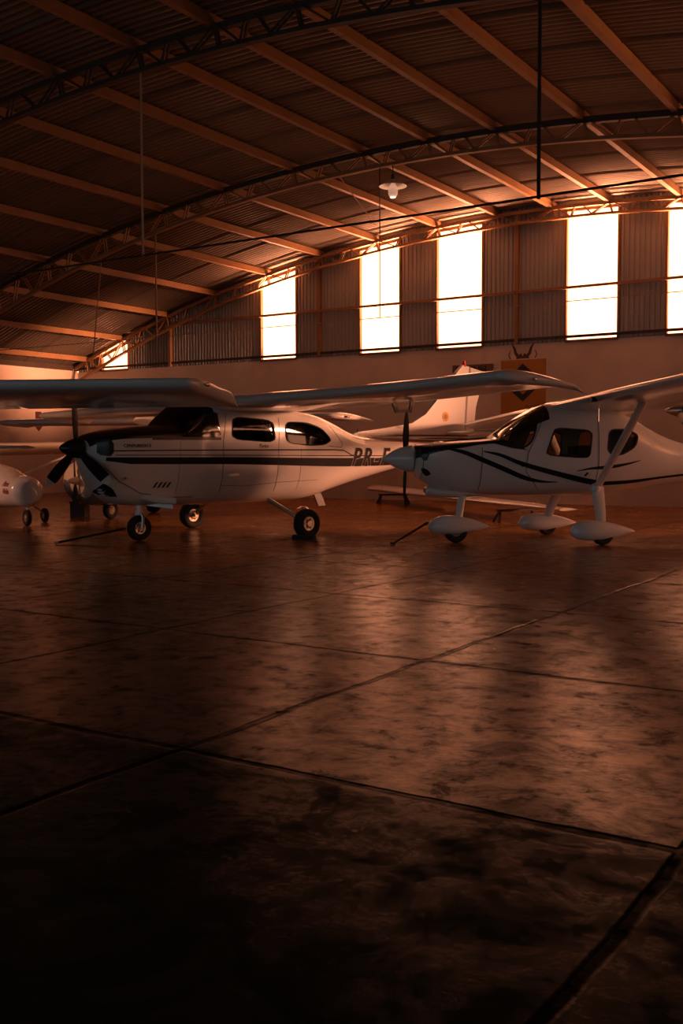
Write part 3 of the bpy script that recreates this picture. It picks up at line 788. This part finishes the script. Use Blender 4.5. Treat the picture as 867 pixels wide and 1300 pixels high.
# tail
dorsal = [(2.15, 1.40), (2.15, 1.455), (2.8, 1.53), (3.48, 1.625), (3.85, 1.80), (4.15, 2.06), (4.78, 2.66), (4.84, 2.70), (5.02, 2.68), (4.93, 2.1), (4.88, 1.40)]
fo = fin(A, dorsal, WHITE, .08)
fin(fo, [(5.05, 2.67), (5.45, 2.61), (5.43, 2.55), (5.20, 1.95), (5.13, 1.50), (4.91, 1.45), (4.96, 2.1)], WHITE, .06, 'rudder')
fin(fo, [(2.4, 1.425), (2.4, 1.452), (4.98, 1.475), (5.0, 1.445)], MAROON, .088, 'fin_stripe')
fin(fo, [(3.3, 1.395), (3.3, 1.412), (4.98, 1.412), (4.98, 1.395)], MAROON, .088, 'fin_stripe')
MB().lathe([(0, .035), (.06, .035), (.11, .018), (.12, .002)], P(4.9, 0, 2.67), (0, 0, 1), 12).build('beacon', RED, fo, True)
MB().lathe([(0, .085), (.004, .085)], P(4.36, .041, 1.78), (0, -1, 0), 24).build('roundel', GOLD, fo)
MB().lathe([(0, .045), (.004, .045)], P(4.36, .046, 1.78), (0, -1, 0), 24).build('roundel', mat('gold_dark', (.3, .12, .02), .5, noise=(9, .1)), fo)
MB().lathe([(0, .018), (.004, .018)], P(4.88, .035, 2.52), (0, -1, 0), 12).build('rivet_plate', LINE, fo)
txt('CENTURION', .055, LINE, fo, 'lettering', lambda x, y: P(3.10 + x, .052, 1.56 + y), shear=.3, sub=0)
for sg in (1, -1): tailplane(A, 4.35, 5.25, 1.50, 1.85, WHITE, sg)
# propeller and spinner
pr = empty('propeller', P(-2.66, 0, 1.225)); pr.parent = A
MB().lathe([(0, .13), (.03, .13), (.10, .115), (.18, .085), (.25, .045), (.285, .006)], (0, 0, 0), (-1, 0, 0), 28).build('spinner', BLACK, pr, True)
for k, rr_ in enumerate((1.0, .92, .92)):
    blade(pr, (-.05, 0, 0), R_(2 + 120 * k), rr_, .15, BLADE, ENAMEL, pitch=48)
# legs
for sg in (1, -1):
    g = empty('main_gear', P(0, sg * 1.35, 0)); g.parent = A
    lathe_wheel(g, (0, 0, .20), .20, .16)
    MB().tube([P(-.06, -sg * .74, .50), P(-.06, -sg * .45, .40), P(-.02, -sg * .18, .28), P(0, -sg * .12, .20)], [.035, .03, .028, .028], 10).build('gear_leg', METAL, g, True)
    MB().bar(P(-.02, -sg * .16, .21), P(0, sg * .06, .20), .05, .05).build('axle', METAL, g)
    MB().rings([[P(s, -sg * .10 + t, z) for t in (-.006, .006)] + [P(s + .02, -sg * .10 + t, z + .0) for t in (.006, -.006)] for s, z in ((-.1, .40), (-.02, .43), (.06, .42), (.12, .38))]).build('brake_line', METAL, g)
g = empty('nose_gear', P(-1.86, .10, 0)); g.parent = A
lathe_wheel(g, (0, 0, .17), .17, .12)
MB().tube([(0, 0, .56), (0, 0, .38)], [.035, .045], 12).tube([(0, 0, .40), (0, 0, .34)], .06, 12).build('oleo_strut', WHITE, g, True)
b = MB()
for sg in (1, -1): b.tube([(0, sg * .03, .39), (.01, sg * .085, .32), (0, sg * .085, .17)], [.022, .024, .018], 8)
b.build('fork', METAL, g, True)
MB().tube([(.02, 0, .50), (.22, 0, .46), (.30, 0, .45)], [.012, .016, .028], 8).build('shimmy_link', METAL, g, True)

# ================================================================== aircraft 2: the strutted two-seater at the right
B = empty('light_aircraft', (-4.72, 12.88, 0), math.atan2(-math.sin(R_(-140)), -math.cos(R_(-140))), 'grey-white strutted two-seat aircraft with black swooshes and wheel fairings', 'aircraft')
B.location = B.location * B_SC; B.scale = (B_SC,) * 3
F2 = Fus([
 (-2.13, 1.22, 1.06, .91, .17, 2, 2),
 (-2.11, 1.235, 1.07, .84, .27, 2.2, 2.2),
 (-2.03, 1.245, 1.10, .78, .34, 2.4, 2.3),
 (-1.90, 1.258, 1.14, .71, .385, 2.5, 2.3),
 (-1.62, 1.28, 1.19, .63, .43, 2.5, 2.4),
 (-1.17, 1.315, 1.25, .595, .48, 2.6, 2.6),
 (-.95, 1.46, 1.25, .59, .50, 2.6, 2.7),
 (-.70, 1.63, 1.24, .585, .515, 2.8, 2.8),
 (-.45, 1.75, 1.22, .58, .53, 3.2, 2.8),
 (0, 1.76, 1.20, .58, .55, 3.4, 2.8),
 (.35, 1.71, 1.17, .60, .53, 3.2, 2.6),
 (.65, 1.60, 1.12, .64, .47, 2.8, 2.4),
 (.95, 1.44, 1.06, .68, .40, 2.4, 2.2),
 (1.25, 1.31, 1.02, .72, .33, 2.2, 2.1),
 (1.6, 1.22, 1.00, .76, .27, 2.1, 2),
 (2.6, 1.14, 1.0, .86, .16, 2, 2),
 (3.9, 1.12, 1.04, .98, .05, 2, 2)], 16)
q1 = smoothpoly([(-1.14, 1.30), (-.93, 1.475), (-.78, 1.575), (-.66, 1.56), (-.66, 1.48), (-.73, 1.27), (-.83, 1.185), (-1.0, 1.225)], 2, .2)
q2 = smoothpoly([(-.56, 1.10), (-.49, 1.30), (-.44, 1.435), (.03, 1.405), (.0, 1.10), (-.05, 1.065)], 2, .14)
q3 = smoothpoly([(.23, 1.17), (.26, 1.42), (.52, 1.415), (.67, 1.35), (.62, 1.20), (.42, 1.10), (.28, 1.11)], 2, .18)
fuselage(F2, -2.13, 3.9, B, [WHITE, BLACK], ws=(-1.17, -.50), glare=(-2.14, -1.17), wins=(q1, q2, q3), wsk=(0, .70))
for sg in (1, -1):
    for wp in (q1, q2, q3):
        patch(F2, wp, 'side_window', GLASS, B, off=-.012, sgn=sg)
        framering(F2, wp, 'window_seal', RUBBER, B, .010, .003, sg)
    patch(F2, [(-2.10, 1.17), (-2.10, 1.24), (-1.7, 1.29), (-1.17, 1.33), (-1.02, 1.27), (-.78, 1.16), (-1.0, 1.19), (-1.2, 1.245), (-1.6, 1.215)], 'glare_band', BLACK, B, off=.005, sgn=sg)
    band(F2, [(-1.80, 1.185, .012), (-1.6, 1.145, .05), (-1.36, 1.05, .065), (-1.05, .92, .065), (-.85, .835, .06), (-.7, .79, .045), (-.5, .765, .02), (-.38, .765, .008)], 0, 'swoosh', NAVY, B, sgn=sg, off=.005)
    band(F2, [(-1.34, 1.15, .012), (-1.15, 1.11, .04), (-.9, 1.01, .055), (-.45, .88, .065), (.1, .755, .07), (.14, .75, .06)], 0, 'swoosh', NAVY, B, sgn=sg, off=.007)
    band(F2, [(-.16, .90, .008), (.05, .935, .03), (.23, .945, .045), (.5, .985, .03), (.70, 1.03, .008)], 0, 'swoosh', NAVY, B, sgn=sg, off=.005)
    band(F2, [(.20, .74, .05), (.6, .76, .045), (1.05, .81, .03), (2.0, .90, .03), (2.8, .97, .01)], 0, 'swoosh', NAVY, B, sgn=sg, off=.005)
    linepatch(F2, [(-.60, .66), (-.80, .90), (-.78, 1.12), (-.60, 1.52), (-.55, 1.62)], 'door_seam', LINE, B, .004, sg)
    linepatch(F2, [(.10, .66), (.12, 1.0), (.11, 1.58)], 'door_seam', LINE, B, .004, sg)
    linepatch(F2, [(-1.35, .62), (-1.35, 1.20)], 'cowl_seam', LINE, B, .004, sg)
    linepatch(F2, [(-2.06, .85), (-2.06, 1.18)], 'cowl_seam', LINE, B, .004, sg)
    patch(F2, smoothpoly([(-2.09, 1.04), (-2.09, 1.16), (-2.01, 1.16), (-1.99, 1.10), (-2.02, 1.03)], 2, .2), 'cowl_inlet', BLACK, B, off=.006, sgn=sg)
    patch(F2, smoothpoly([(-2.08, .90), (-2.08, .96), (-1.97, .90), (-1.97, .84), (-2.02, .84)], 2, .2), 'cowl_inlet', BLACK, B, off=.006, sgn=sg)
    b = MB().bar(P(-.86, F2.side(-.86, .99) + .015, .96), P(-.83, F2.side(-.83, .99) + .015, 1.0), .02, .02); b.bar(P(-.06, F2.side(-.06, .9) + .015, .84), P(-.02, F2.side(-.06, .9) + .015, .88), .02, .02); b.build('door_handle', BLACK, B)
    # landing gear leg and fairing
    s0 = .06 if sg > 0 else -.09
    g = empty('main_gear', P(s0, sg * .83, 0)); g.parent = B
    rings = []
    for u, ds_, dt, z in ((0, .07, -.36, .70), (.2, .06, -.30, .60), (.6, .02, -.12, .40), (1, 0, -.03, .22)):
        wd = lerp(.085, .06, u)
        rings.append([P(ds_ + wd * math.cos(a), sg * dt + .028 * math.sin(a), z) for a in [2 * PI * k / 14 for k in range(14)]])
    MB().rings(rings).build('gear_leg', WHITE, g, True)
    lathe_wheel(g, (0, 0, .135), .135, .11)
    def pant(L0, L1, zc, zt, zb, wd):
        rr2 = []; n = 22
        for i in range(n + 1):
            u = i / n; s = lerp(L0, L1, u)
            h = (math.sin(PI * min(1, u ** .62)) ** .75) if 0 < u < 1 else 0
            h = max(h, .02)
            rr2.append([P(s, wd * h * math.cos(a) , (zc + (zt - zc) * h * math.sin(a)) if math.sin(a) > 0 else zc + (zc - zb) * h * math.sin(a)) for a in [2 * PI * k / 20 for k in range(20)]])
        return MB().rings(rr2)
    pant(-.41, .42, .165, .305, .055, .105).build('wheel_fairing', WHITE, g, True)
    # wing strut
    a0 = Vector(P(.12, sg * .50, .70)); a1 = Vector(P(.17, sg * 1.80, 1.70 + sg * .04))
    rings = []
    for p in (a0, a0.lerp(a1, .5), a1): rings.append([p + Vector((.055 * math.cos(q), 0, .018 * math.sin(q))) for q in [2 * PI * k / 14 for k in range(14)]])
    MB().rings(rings).build('wing_strut', WHITE, B, True)
    MB().lathe([(0, .07), (.05, .06), (.08, .02)], P(.10, sg * .47, .68), P(0, sg, 0), 14).build('strut_fairing', WHITE, B, True)
def w2s(sg, half):
    T = []
    for u in (0, .2, .4, .6, .8, 1):
        t = lerp(.42, half, u); dz = sg * t * .0255; T.append((sg * t, -.40, .92 - .04 * u, 1.715 + dz, 1.66 + dz))
    return T
for sg, half in ((1, 4.7), (-1, 4.3)):
    w, at = wing(B, w2s(sg, half), WHITE, T=.12)
    f_ = at(1.0); secs = [at(.93), f_]
    for k in range(1, 6):
        u = k / 5; secs.append((f_[0] + sg * .2 * u, lerp(f_[1], f_[1] + .45, u ** 2), f_[2], f_[3] + .02 * u, f_[4] + .02 * u))
    wingpart(secs, airfoil(T=.12), 'wing_tip', WHITE, w)
    if sg > 0:
        MB().box(-.02, .02, -.02, .02, 0, 0).build('tiedown_ring', BLACK, w)
        q = at(.30); MB().lathe([(0, .03), (.06, .03)], P(q[1] + .03, q[0], q[3] - .03), (-1, 0, 0), 14).build('landing_light', BLACK, w)
        MB().tube([P(-.05, .95, 1.66), P(-.05, .95, 1.50)], [.008, .005], 6).build('vent_tube', METAL, w, True)
wingpart([(-.44, -.40, .92, 1.705, 1.65), (0, -.41, .93, 1.73, 1.67), (.44, -.40, .92, 1.725, 1.67)], airfoil(T=.13), 'wing_centre', WHITE, B)
seats(B, -.28, .20, .76, .26, .25)
MB().rings([[P(s, t, z) for t, z in ((-.44, .95), (.44, .95), (.40, 1.27), (-.40, 1.27))] for s in (-1.02, -.94)]).build('instrument_panel', SEAT, B)
# chin scoop
MB().rings([[P(s, .10 * k * math.cos(a), zc + hz * math.sin(a)) for a in [2 * PI * j / 16 for j in range(16)]] for s, zc, hz, k in ((-1.98, .655, .035, .7), (-1.96, .65, .06, 1.1), (-1.85, .63, .062, 1.5), (-1.6, .62, .06, 1.6), (-1.3, .61, .035, 1.2), (-1.15, .61, .01, .6))]).build('chin_scoop', WHITE, B, True)
MB().box(-1.987, -1.983, -.05, .05, .63, .68).build('scoop_mouth', BLACK, B)
# nose gear
g = empty('nose_gear', P(-1.62, .20, 0)); g.parent = B
MB().rings([[P(ds_ + .05 * math.cos(a), dt + .03 * math.sin(a), z) for a in [2 * PI * j / 14 for j in range(14)]] for ds_, dt, z in ((.12, -.12, .63), (.07, -.04, .45), (.04, 0, .32))]).build('gear_leg', WHITE, g, True)
lathe_wheel(g, (0, 0, .15), .15, .11)
pant(-.36, .44, .20, .345, .10, .10).build('wheel_fairing', WHITE, g, True)
# tail
fo = fin(B, [(2.4, 1.12), (3.0, 1.22), (3.5, 2.05), (3.85, 2.10), (3.75, 1.12)], WHITE, .07)
fin(fo, [(3.88, 2.09), (4.1, 2.05), (4.05, 1.2), (3.8, 1.15)], WHITE, .05, 'rudder')
for sg in (1, -1): tailplane(B, 3.2, 3.85, 1.10, 1.05, WHITE, sg)
# propeller
pr = empty('propeller', P(-2.15, 0, 1.06)); pr.parent = B
MB().lathe([(0, .172), (.05, .170), (.14, .145), (.24, .10), (.33, .045), (.375, .006)], (0, 0, 0), (-1, 0, 0), 28).build('spinner', WHITE, pr, True)
for k in range(2): blade(pr, (-.08, 0, 0), R_(-8 + 180 * k), .62 if k == 0 else .52, .13 if k == 0 else .05, BLADE, None, pitch=40)

# ================================================================== generic outline of the partly hidden aircraft
def simple_plane(root, fus, s0, s1, mats, wn, half, zl, zt, nosebase, zprop, rprop, sp_r, lowmat=None, gear=(1.1, .2), s_nose=-1.7, tail=None, high=True, wingmat=WHITE, rz_=0, ws=None, parts=('prop', 'gear', 'tail'), dih=.02, chord=(-.85, .6), tipl=.35):
    o = fuselage(fus, s0, s1, root, mats, ws=ws, lowmat=lowmat, wsmat=DGLASS)
    for sg in (1, -1):
        T = []
        for u in (0, .2, .4, .6, .8, 1):
            t = lerp(.3, half, u); T.append((sg * t, chord[0] + .12 * u, chord[1] - .2 * u, zl + dih * t, zt + dih * t))
        w, at = wing(root, T, wingmat, T=.12)
        f_ = at(1.0); secs = [at(.93), f_]
        for k in range(1, 6):
            u = k / 5; secs.append((f_[0] + sg * tipl * u, lerp(f_[1], f_[2] - .3, u ** 2.2), f_[2], f_[3] - .05 * u * u, f_[4] - .03 * u * u))
        wingpart(secs, airfoil(T=.12), 'wing_tip', wingmat, w)
        MB().lathe([(0, .02), (.04, .018), (.06, .004)], P(f_[1] + .3, f_[0] + sg * tipl * .7, f_[3] - .01), P(-1, 0, 0), 12).build('navigation_light', METAL, w, True)
        if 'gear' in parts:
            g = empty('main_gear', P(0, sg * gear[0], 0)); g.parent = root
            lathe_wheel(g, (0, 0, gear[1]), gear[1], gear[1] * .7)
            MB().tube([P(0, -sg * (gear[0] - .25), .62), P(0, -sg * .1, gear[1] + .06), P(0, -sg * .03, gear[1])], [.04, .03, .025], 10).build('gear_leg', METAL, g, True)
    if 'gear' in parts:
        g = empty('nose_gear', P(s_nose, 0, 0)); g.parent = root
        lathe_wheel(g, (0, 0, gear[1] * .8), gear[1] * .8, gear[1] * .6)
        MB().tube([(0, 0, .55), (0, 0, gear[1])], [.035, .03], 10).build('oleo_strut', METAL, g, True)
    if 'tail' in parts and tail:
        fo = fin(root, tail, mats[0], .07)
        for sg in (1, -1): tailplane(root, tail[-1][0] - .8, tail[-1][0], tail[0][1] + .05, 1.0, mats[0], sg)
    if 'prop' in parts:
        pr = empty('propeller', P(nosebase, 0, zprop)); pr.parent = root
        MB().lathe([(0, sp_r), (.06, sp_r * .95), (.16, sp_r * .6), (.24, .01)], (0, 0, 0), (-1, 0, 0), 24).build('spinner', mats[0], pr, True)
        for k in range(2): blade(pr, (-.05, 0, 0), R_(2 + 180 * k), rprop, .12, BLADE, None, pitch=40)
    return o

# aircraft 3: cream, nose on, behind the first
hd = R_(-84)
C_ = empty('light_aircraft', (-13.55, 15.0, 0), math.atan2(-math.sin(hd), -math.cos(hd)), 'cream high-wing aircraft with blue-grey chin, behind the navy-striped one', 'aircraft')
F3 = Fus([(-2.75, .86, .66, .46, .16, 2, 2), (-2.70, .98, .68, .35, .34, 2.1, 2), (-2.55, 1.06, .70, .28, .46, 2.2, 2.1), (-2.2, 1.12, .75, .25, .54, 2.4, 2.2), (-1.5, 1.16, .80, .28, .56, 2.5, 2.3),
          (-1.1, 1.18, .9, .34, .55, 2.6, 2.4), (-.6, 1.65, 1.0, .35, .56, 3, 2.5), (.4, 1.72, 1.0, .40, .55, 3, 2.4), (1.4, 1.45, 1.0, .60, .42, 2.6, 2.2), (3, 1.2, .95, .78, .22, 2, 2), (4.6, 1.15, 1.0, .92, .05, 2, 2)], 12)
simple_plane(C_, F3, -2.75, 4.6, [CREAM, BLACK, BLUEGREY], None, 3.75, 1.77, 1.72, -2.76, .70, .60, .07, lowmat=lambda s, z, fr, up_: s < -2.05 and z < .70 - .30 * (s + 2.75), s_nose=-1.9, tail=[(3.2, 1.1), (3.9, 2.0), (4.3, 2.05), (4.5, 1.1)], ws=(-1.1, -.62), dih=.006, gear=(.5, .2))

# aircraft 4: only its outer wing is in view, top left
O4 = Vector((-11.35, 6.0, 0)); hd = R_(-68.5)
D_ = empty('light_aircraft', O4, math.atan2(-math.sin(hd), -math.cos(hd)), 'high-wing aircraft at the left edge, only its outer wing in view', 'aircraft')
F4 = Fus([(-2.4, 1.25, 1.05, .85, .16, 2, 2), (-2.2, 1.35, 1.1, .68, .38, 2.4, 2.3), (-1.2, 1.42, 1.2, .6, .48, 2.5, 2.5), (-.7, 1.8, 1.2, .6, .52, 3, 2.6), (.5, 1.82, 1.2, .6, .52, 3, 2.5), (1.6, 1.4, 1.1, .75, .35, 2.3, 2.2), (4.4, 1.2, 1.1, 1.0, .05, 2, 2)], 12)
simple_plane(D_, F4, -2.4, 4.4, [WHITE, BLACK], None, 5.1, 1.82, 1.64, -2.41, 1.05, .9, .15, s_nose=-1.6, tail=[(3.0, 1.2), (3.7, 2.3), (4.1, 2.35), (4.3, 1.2)], ws=(-1.2, -.72), dih=-.002, tipl=.16)

# aircraft 5: white pod with red writing, far left
hd = R_(-20)
E_ = empty('light_aircraft', (-14.35, 11.55, 0), math.atan2(-math.sin(hd), -math.cos(hd)), 'small white low aircraft with red writing on its pod, at the far left', 'aircraft')
F5 = Fus([(-1.36, .70, .55, .38, .10, 2, 2), (-1.33, .75, .55, .34, .19, 2, 2), (-1.22, .79, .56, .30, .27, 2.1, 2), (-.95, .80, .56, .29, .30, 2.2, 2.1), (-.6, .86, .56, .27, .34, 2.2, 2.2), (-.2, .95, .58, .26, .35, 2.2, 2.2), (.4, 1.0, .62, .28, .33, 2.2, 2.1), (1.2, .9, .62, .38, .2, 2, 2), (3.6, .72, .65, .58, .04, 2, 2)], 12)
o5 = fuselage(F5, -1.35, 3.6, E_, [WHITE, BLACK])
REDP = mat('red_script', (.28, .02, .01), .5, noise=(9, .1))
for i_, (ss, zz, sz, tx) in enumerate(((-.93, .64, .11, 'Pura'), (-.96, .52, .12, 'Vida'))):
    txt(tx, sz, REDP, E_, 'lettering', (lambda ss, zz: lambda x, y: P(ss - x, -(F5.side(ss - x, zz + y) + .008), zz + y))(ss, zz), shear=.3, bold=.003, sub=2)
MB().rings([[P(.12 + .10 * math.cos(a), .025 * math.sin(a), z) for a in [2 * PI * k / 12 for k in range(12)]] for z in (.95, 1.27)]).build('wing_pylon', WHITE, E_, True)
for sg in (1, -1):
    T = [(sg * lerp(.0, 2.3 if sg > 0 else 3.3, u), .02, 1.0, 1.30 + .012 * sg * 4 * u, 1.12 + .012 * sg * 4 * u) for u in (0, .2, .4, .6, .8, 1)]
    w, at = wing(E_, T, CREAM, T=.14)
    MB().tube([P(.3, sg * .25, .7), P(.4, sg * 1.6, 1.22)], .02, 8).build('wing_strut', WHITE, E_, True)
    g = empty('main_gear', P(-.55, sg * .55, 0)); g.parent = E_
    lathe_wheel(g, (0, 0, .12), .12, .08)
    MB().tube([P(0, -sg * .35, .42), P(0, 0, .15)], .02, 8).build('gear_leg', METAL, g, True)
g = empty('nose_gear', P(-1.22, 0, 0)); g.parent = E_
lathe_wheel(g, (0, 0, .13), .13, .08); MB().tube([(0, 0, .40), (0, 0, .13)], .02, 8).build('gear_leg', METAL, g, True)
fin(E_, [(2.9, .7), (3.3, 1.4), (3.6, 1.42), (3.6, .7)], WHITE, .05)
for sg in (1, -1): tailplane(E_, 3.1, 3.6, .72, 1.2, WHITE, sg)

# aircraft 6: tall nose at the right edge
hd = R_(-160)
G_ = empty('crop_duster', (-2.2, 18.1, 0), math.atan2(-math.sin(hd), -math.cos(hd)), 'tall dark-nosed aircraft at the right edge behind the two-seater', 'aircraft')
DKP = mat('dark_cowl', (.02, .018, .016), .3, coat=.5, noise=(3, .1))
F6 = Fus([(-2.45, 2.02, 1.83, 1.62, .20, 2, 2), (-2.38, 2.08, 1.83, 1.52, .34, 2.2, 2.2), (-1.9, 2.12, 1.83, 1.42, .42, 2.4, 2.3), (-.8, 2.15, 1.8, 1.2, .45, 2.5, 2.5), (0, 2.5, 1.8, 1.0, .45, 2.4, 2.5), (.8, 2.5, 1.7, .9, .42, 2.3, 2.4), (2, 1.8, 1.4, .8, .3, 2, 2), (4.2, 1.3, 1.1, .9, .06, 2, 2)], 12)
fuselage(F6, -2.45, 4.2, G_, [DKP, BLACK])
pr = empty('propeller', P(-2.46, 0, 1.84)); pr.parent = G_
MB().lathe([(0, .10), (.06, .10), (.16, .07), (.24, .03), (.26, .005)], (0, 0, 0), (-1, 0, 0), 24).build('spinner', METAL, pr, True)
for k in range(2): blade(pr, (-.04, 0, 0), R_(75 + 180 * k), .8, .12, BLADE, None, pitch=40)
for sg in (1, -1):
    T = [(sg * lerp(.3, 1.5, u), -.9, .7, .95 + .1 * u, .92 + .1 * u) for u in (0, .2, .4, .6, .8, 1)]
    wing(G_, T, DKP, T=.14)
    g = empty('main_gear', P(-.7, sg * 1.1, 0)); g.parent = G_
    lathe_wheel(g, (0, 0, .3), .3, .2); MB().tube([P(0, 0, .95), P(0, 0, .3)], .04, 8).build('gear_leg', METAL, g, True)
g = empty('tail_gear', P(4.0, 0, 0)); g.parent = G_
lathe_wheel(g, (0, 0, .14), .14, .1); MB().tube([(0, 0, .98), (0, 0, .14)], .025, 8).build('gear_leg', METAL, g, True)
fin(G_, [(3.4, 1.2), (3.8, 2.2), (4.2, 2.2), (4.2, 1.1)], DKP, .06)

# long glider wing lying low across the back of the floor
ga, gb = Vector((-15.3, 21.4, 0)), Vector((-5.35, 14.35, 0))
ga = Vector((-12.7, 21.3, 0)); gb = Vector((-5.55, 14.75, 0))
d = (gb - ga); Lg = d.length
GW = empty('glider_wing', ga, math.atan2(d.y, d.x), 'long slender white glider wing lying low across the floor behind the aircraft', 'glider wing')
rings = []
for u in (0, .1, .3, .5, .7, .85, .95, 1):
    c = lerp(.95, .42, u) if u < .95 else .42 * (1.9 - u * 1) * .8
    rings.append([(u * Lg, (x - .3) * c, .30 + y * c) for x, y in airfoil(T=.15)])
MB().rings(rings).build('wing_panel', WHITE, GW, True, 50)
for u in (.12, .82):
    b = MB(); x = u * Lg
    for yy in (-.35, .35):
        b.bar((x - .12, yy, 0), (x, yy * .8, .20), .04); b.bar((x + .12, yy, 0), (x, yy * .8, .20), .04)
    b.bar((x, -.34, .20), (x, .34, .20), .06, .04)
    o = b.build('trestle', DARKSTEEL); o.location = ga; o.rotation_euler = (0, 0, GW.rotation_euler.z)
    tag(o, 'low steel trestle under the %s end of the glider wing' % ('wide' if u < .5 else 'narrow'), 'trestle', 'trestles under the glider wing')

# small things on the floor
def towbar(a, b, hw, lab):
    a, b = Vector(a), Vector(b); t = empty('tow_bar', a, 0, lab, 'tow bar'); v = b - a
    MB().tube([(0, 0, 0), v], [.013, .015], 8).build('shaft', BLADE, t, True)
    n = Vector((v.y, -v.x, 0)).normalized() * hw
    MB().tube([-n, n], .016, 8).build('handle', RUBBER if lab.startswith('thin') else METAL, t, True)
    m = MB(); k = v * .86
    for sg in (-1, 1): m.tube([k, v * .93 + n * sg * .7, v * 1.0 + n * sg * .5], .010, 6)
    m.build('fork', BLADE, t, True)
towbar((-10.17, 9.04, .02), (-9.72, 9.80, .17), .07, 'dark tow bar on the floor, hooked to the retractable aircraft nose wheel')
towbar((-6.44, 11.15, .02), (-6.16, 11.55, .27), .05, 'thin black tow bar leaning from the two-seater nose leg to the floor')
ck = empty('wheel_chock', (-7.90, 11.30, 0), .2, 'dark wheel chock beside the near main wheel', 'chock')
MB().add([(-.16, -.05, 0), (.16, -.05, 0), (.16, .05, 0), (-.16, .05, 0), (-.16, -.02, .055), (.16, -.02, .055), (.16, .02, .055), (-.16, .02, .055)], [(0, 1, 2, 3), (4, 5, 6, 7), (0, 1, 5, 4), (1, 2, 6, 5), (2, 3, 7, 6), (3, 0, 4, 7)]).build('chock_block', RUBBER, ck)
MB().tube([(-.16, 0, .03), (-.28, .03, .01), (-.36, -.02, .01)], .008, 6).build('rope', ROD, ck, True)
bx_ = empty('floor_box', (-14.35, 13.32, 0), .4, 'small dark box on the floor below the black spinner', 'box')
MB().box(-.14, .14, -.12, .12, 0, .25).build('box_body', DARKSTEEL, bx_); MB().box(-.15, .15, -.13, .13, .25, .28).build('lid', DARKSTEEL, bx_)

# ------------------------------------------------------------------ light: daylight beyond the end windows and the side door, dim sky behind the camera
K_SKY, K_GROUND, K_DOOR, K_COOL = 6.2, 115.0, 2.8, .42
WARM = (1.0, .36, .18)
W = bpy.data.worlds.new('sky'); S.world = W; W.use_nodes = True
nt = W.node_tree; nt.nodes.clear()
def nd(t, **k):
    n = nt.nodes.new(t)
    for a, v in k.items(): setattr(n, a, v)
    return n
def mapr(src, a, b):
    n = nd('ShaderNodeMapRange', interpolation_type='SMOOTHSTEP'); n.inputs['From Min'].default_value = min(a, b); n.inputs['From Max'].default_value = max(a, b)
    if a > b: n.inputs['To Min'].default_value = 1; n.inputs['To Max'].default_value = 0
    nt.links.new(src, n.inputs['Value']); return n.outputs[0]
def mixc(f, a, b):
    n = nd('ShaderNodeMix', data_type='RGBA'); nt.links.new(f, n.inputs[0])
    for i, q in ((6, a), (7, b)):
        if isinstance(q, tuple): n.inputs[i].default_value = (*q, 1)
        else: nt.links.new(q, n.inputs[i])
    return n.outputs[2]
sc = lambda k: tuple(c * k for c in WARM)
out = nd('ShaderNodeOutputWorld'); bg = nd('ShaderNodeBackground'); tc = nd('ShaderNodeTexCoord'); sx = nd('ShaderNodeSeparateXYZ')
nt.links.new(tc.outputs['Generated'], sx.inputs[0])
steep = mixc(mapr(sx.outputs['Z'], -.28, -.75), sc(K_DOOR), sc(K_GROUND))     # sunlit apron right outside the end wall
ground = mixc(mapr(sx.outputs['Y'], .1, .3), sc(K_DOOR), steep)
sky = mixc(mapr(sx.outputs['Y'], .1, .4), sc(2.4), sc(K_SKY))
warm = mixc(mapr(sx.outputs['Z'], -.05, .02), ground, sky)
col = mixc(mapr(sx.outputs['Y'], -.06, .06), (.78 * K_COOL, .92 * K_COOL, 1.0 * K_COOL), warm)
nt.links.new(col, bg.inputs[0]); nt.links.new(bg.outputs[0], out.inputs[0])

def add_fill_spot(loc, aim, power, angle, blend, rad=.9, col=(1, .37, .19)):  # added spots out of view, with no fixture, to brighten chosen areas
    l = bpy.data.lights.new('fill_spot', 'SPOT'); l.energy = power; l.spot_size = R_(angle); l.spot_blend = blend; l.shadow_soft_size = rad; l.color = col
    o = bpy.data.objects.new('fill_spot', l); COL.objects.link(o); o.location = loc
    o.rotation_euler = (Vector(aim) - Vector(loc)).to_track_quat('-Z', 'Y').to_euler()
add_fill_spot((5.4, 18.8, 3.3), (-23.8, 20.7, 3.95), 90000, 8.0, .9)  # added light for the upper left wall
add_fill_spot((5.4, 19.6, 3.35), (-8.6, 14.5, 1.3), 13500, 23, .5)  # added light for the first aircraft's aft side and fin
add_fill_spot((-17.5, 4.0, 3.6), (-14.0, 11.9, .7), 1500, 26, .8)  # added light for the far-left pod and the cream nose

def portal(loc, rot, sx, sy_):
    l = bpy.data.lights.new('daylight_portal', 'AREA'); l.shape = 'RECTANGLE'; l.size = sx; l.size_y = sy_
    l.cycles.is_portal = True
    o = bpy.data.objects.new('daylight_portal', l); COL.objects.link(o); o.location = loc; o.rotation_euler = rot
for a, c in WIN:
    zt = max(wtop(a), wtop(c)); portal(((a + c) / 2, YB + .12, (DZ + zt) / 2), (-PI / 2, 0, 0), c - a, zt - DZ)
portal((XR + .3, (DY0 + DY1) / 2, DH / 2), (0, PI / 2, 0), DH, DY1 - DY0)
portal(((XL + XR) / 2, YF - .05, 1.9), (PI / 2, 0, 0), XR - XL, 3.8)

S.view_settings.view_transform = 'Standard'; S.view_settings.look = 'None'
S.view_settings.exposure = 0; S.view_settings.gamma = 1; S.view_settings.use_curve_mapping = False
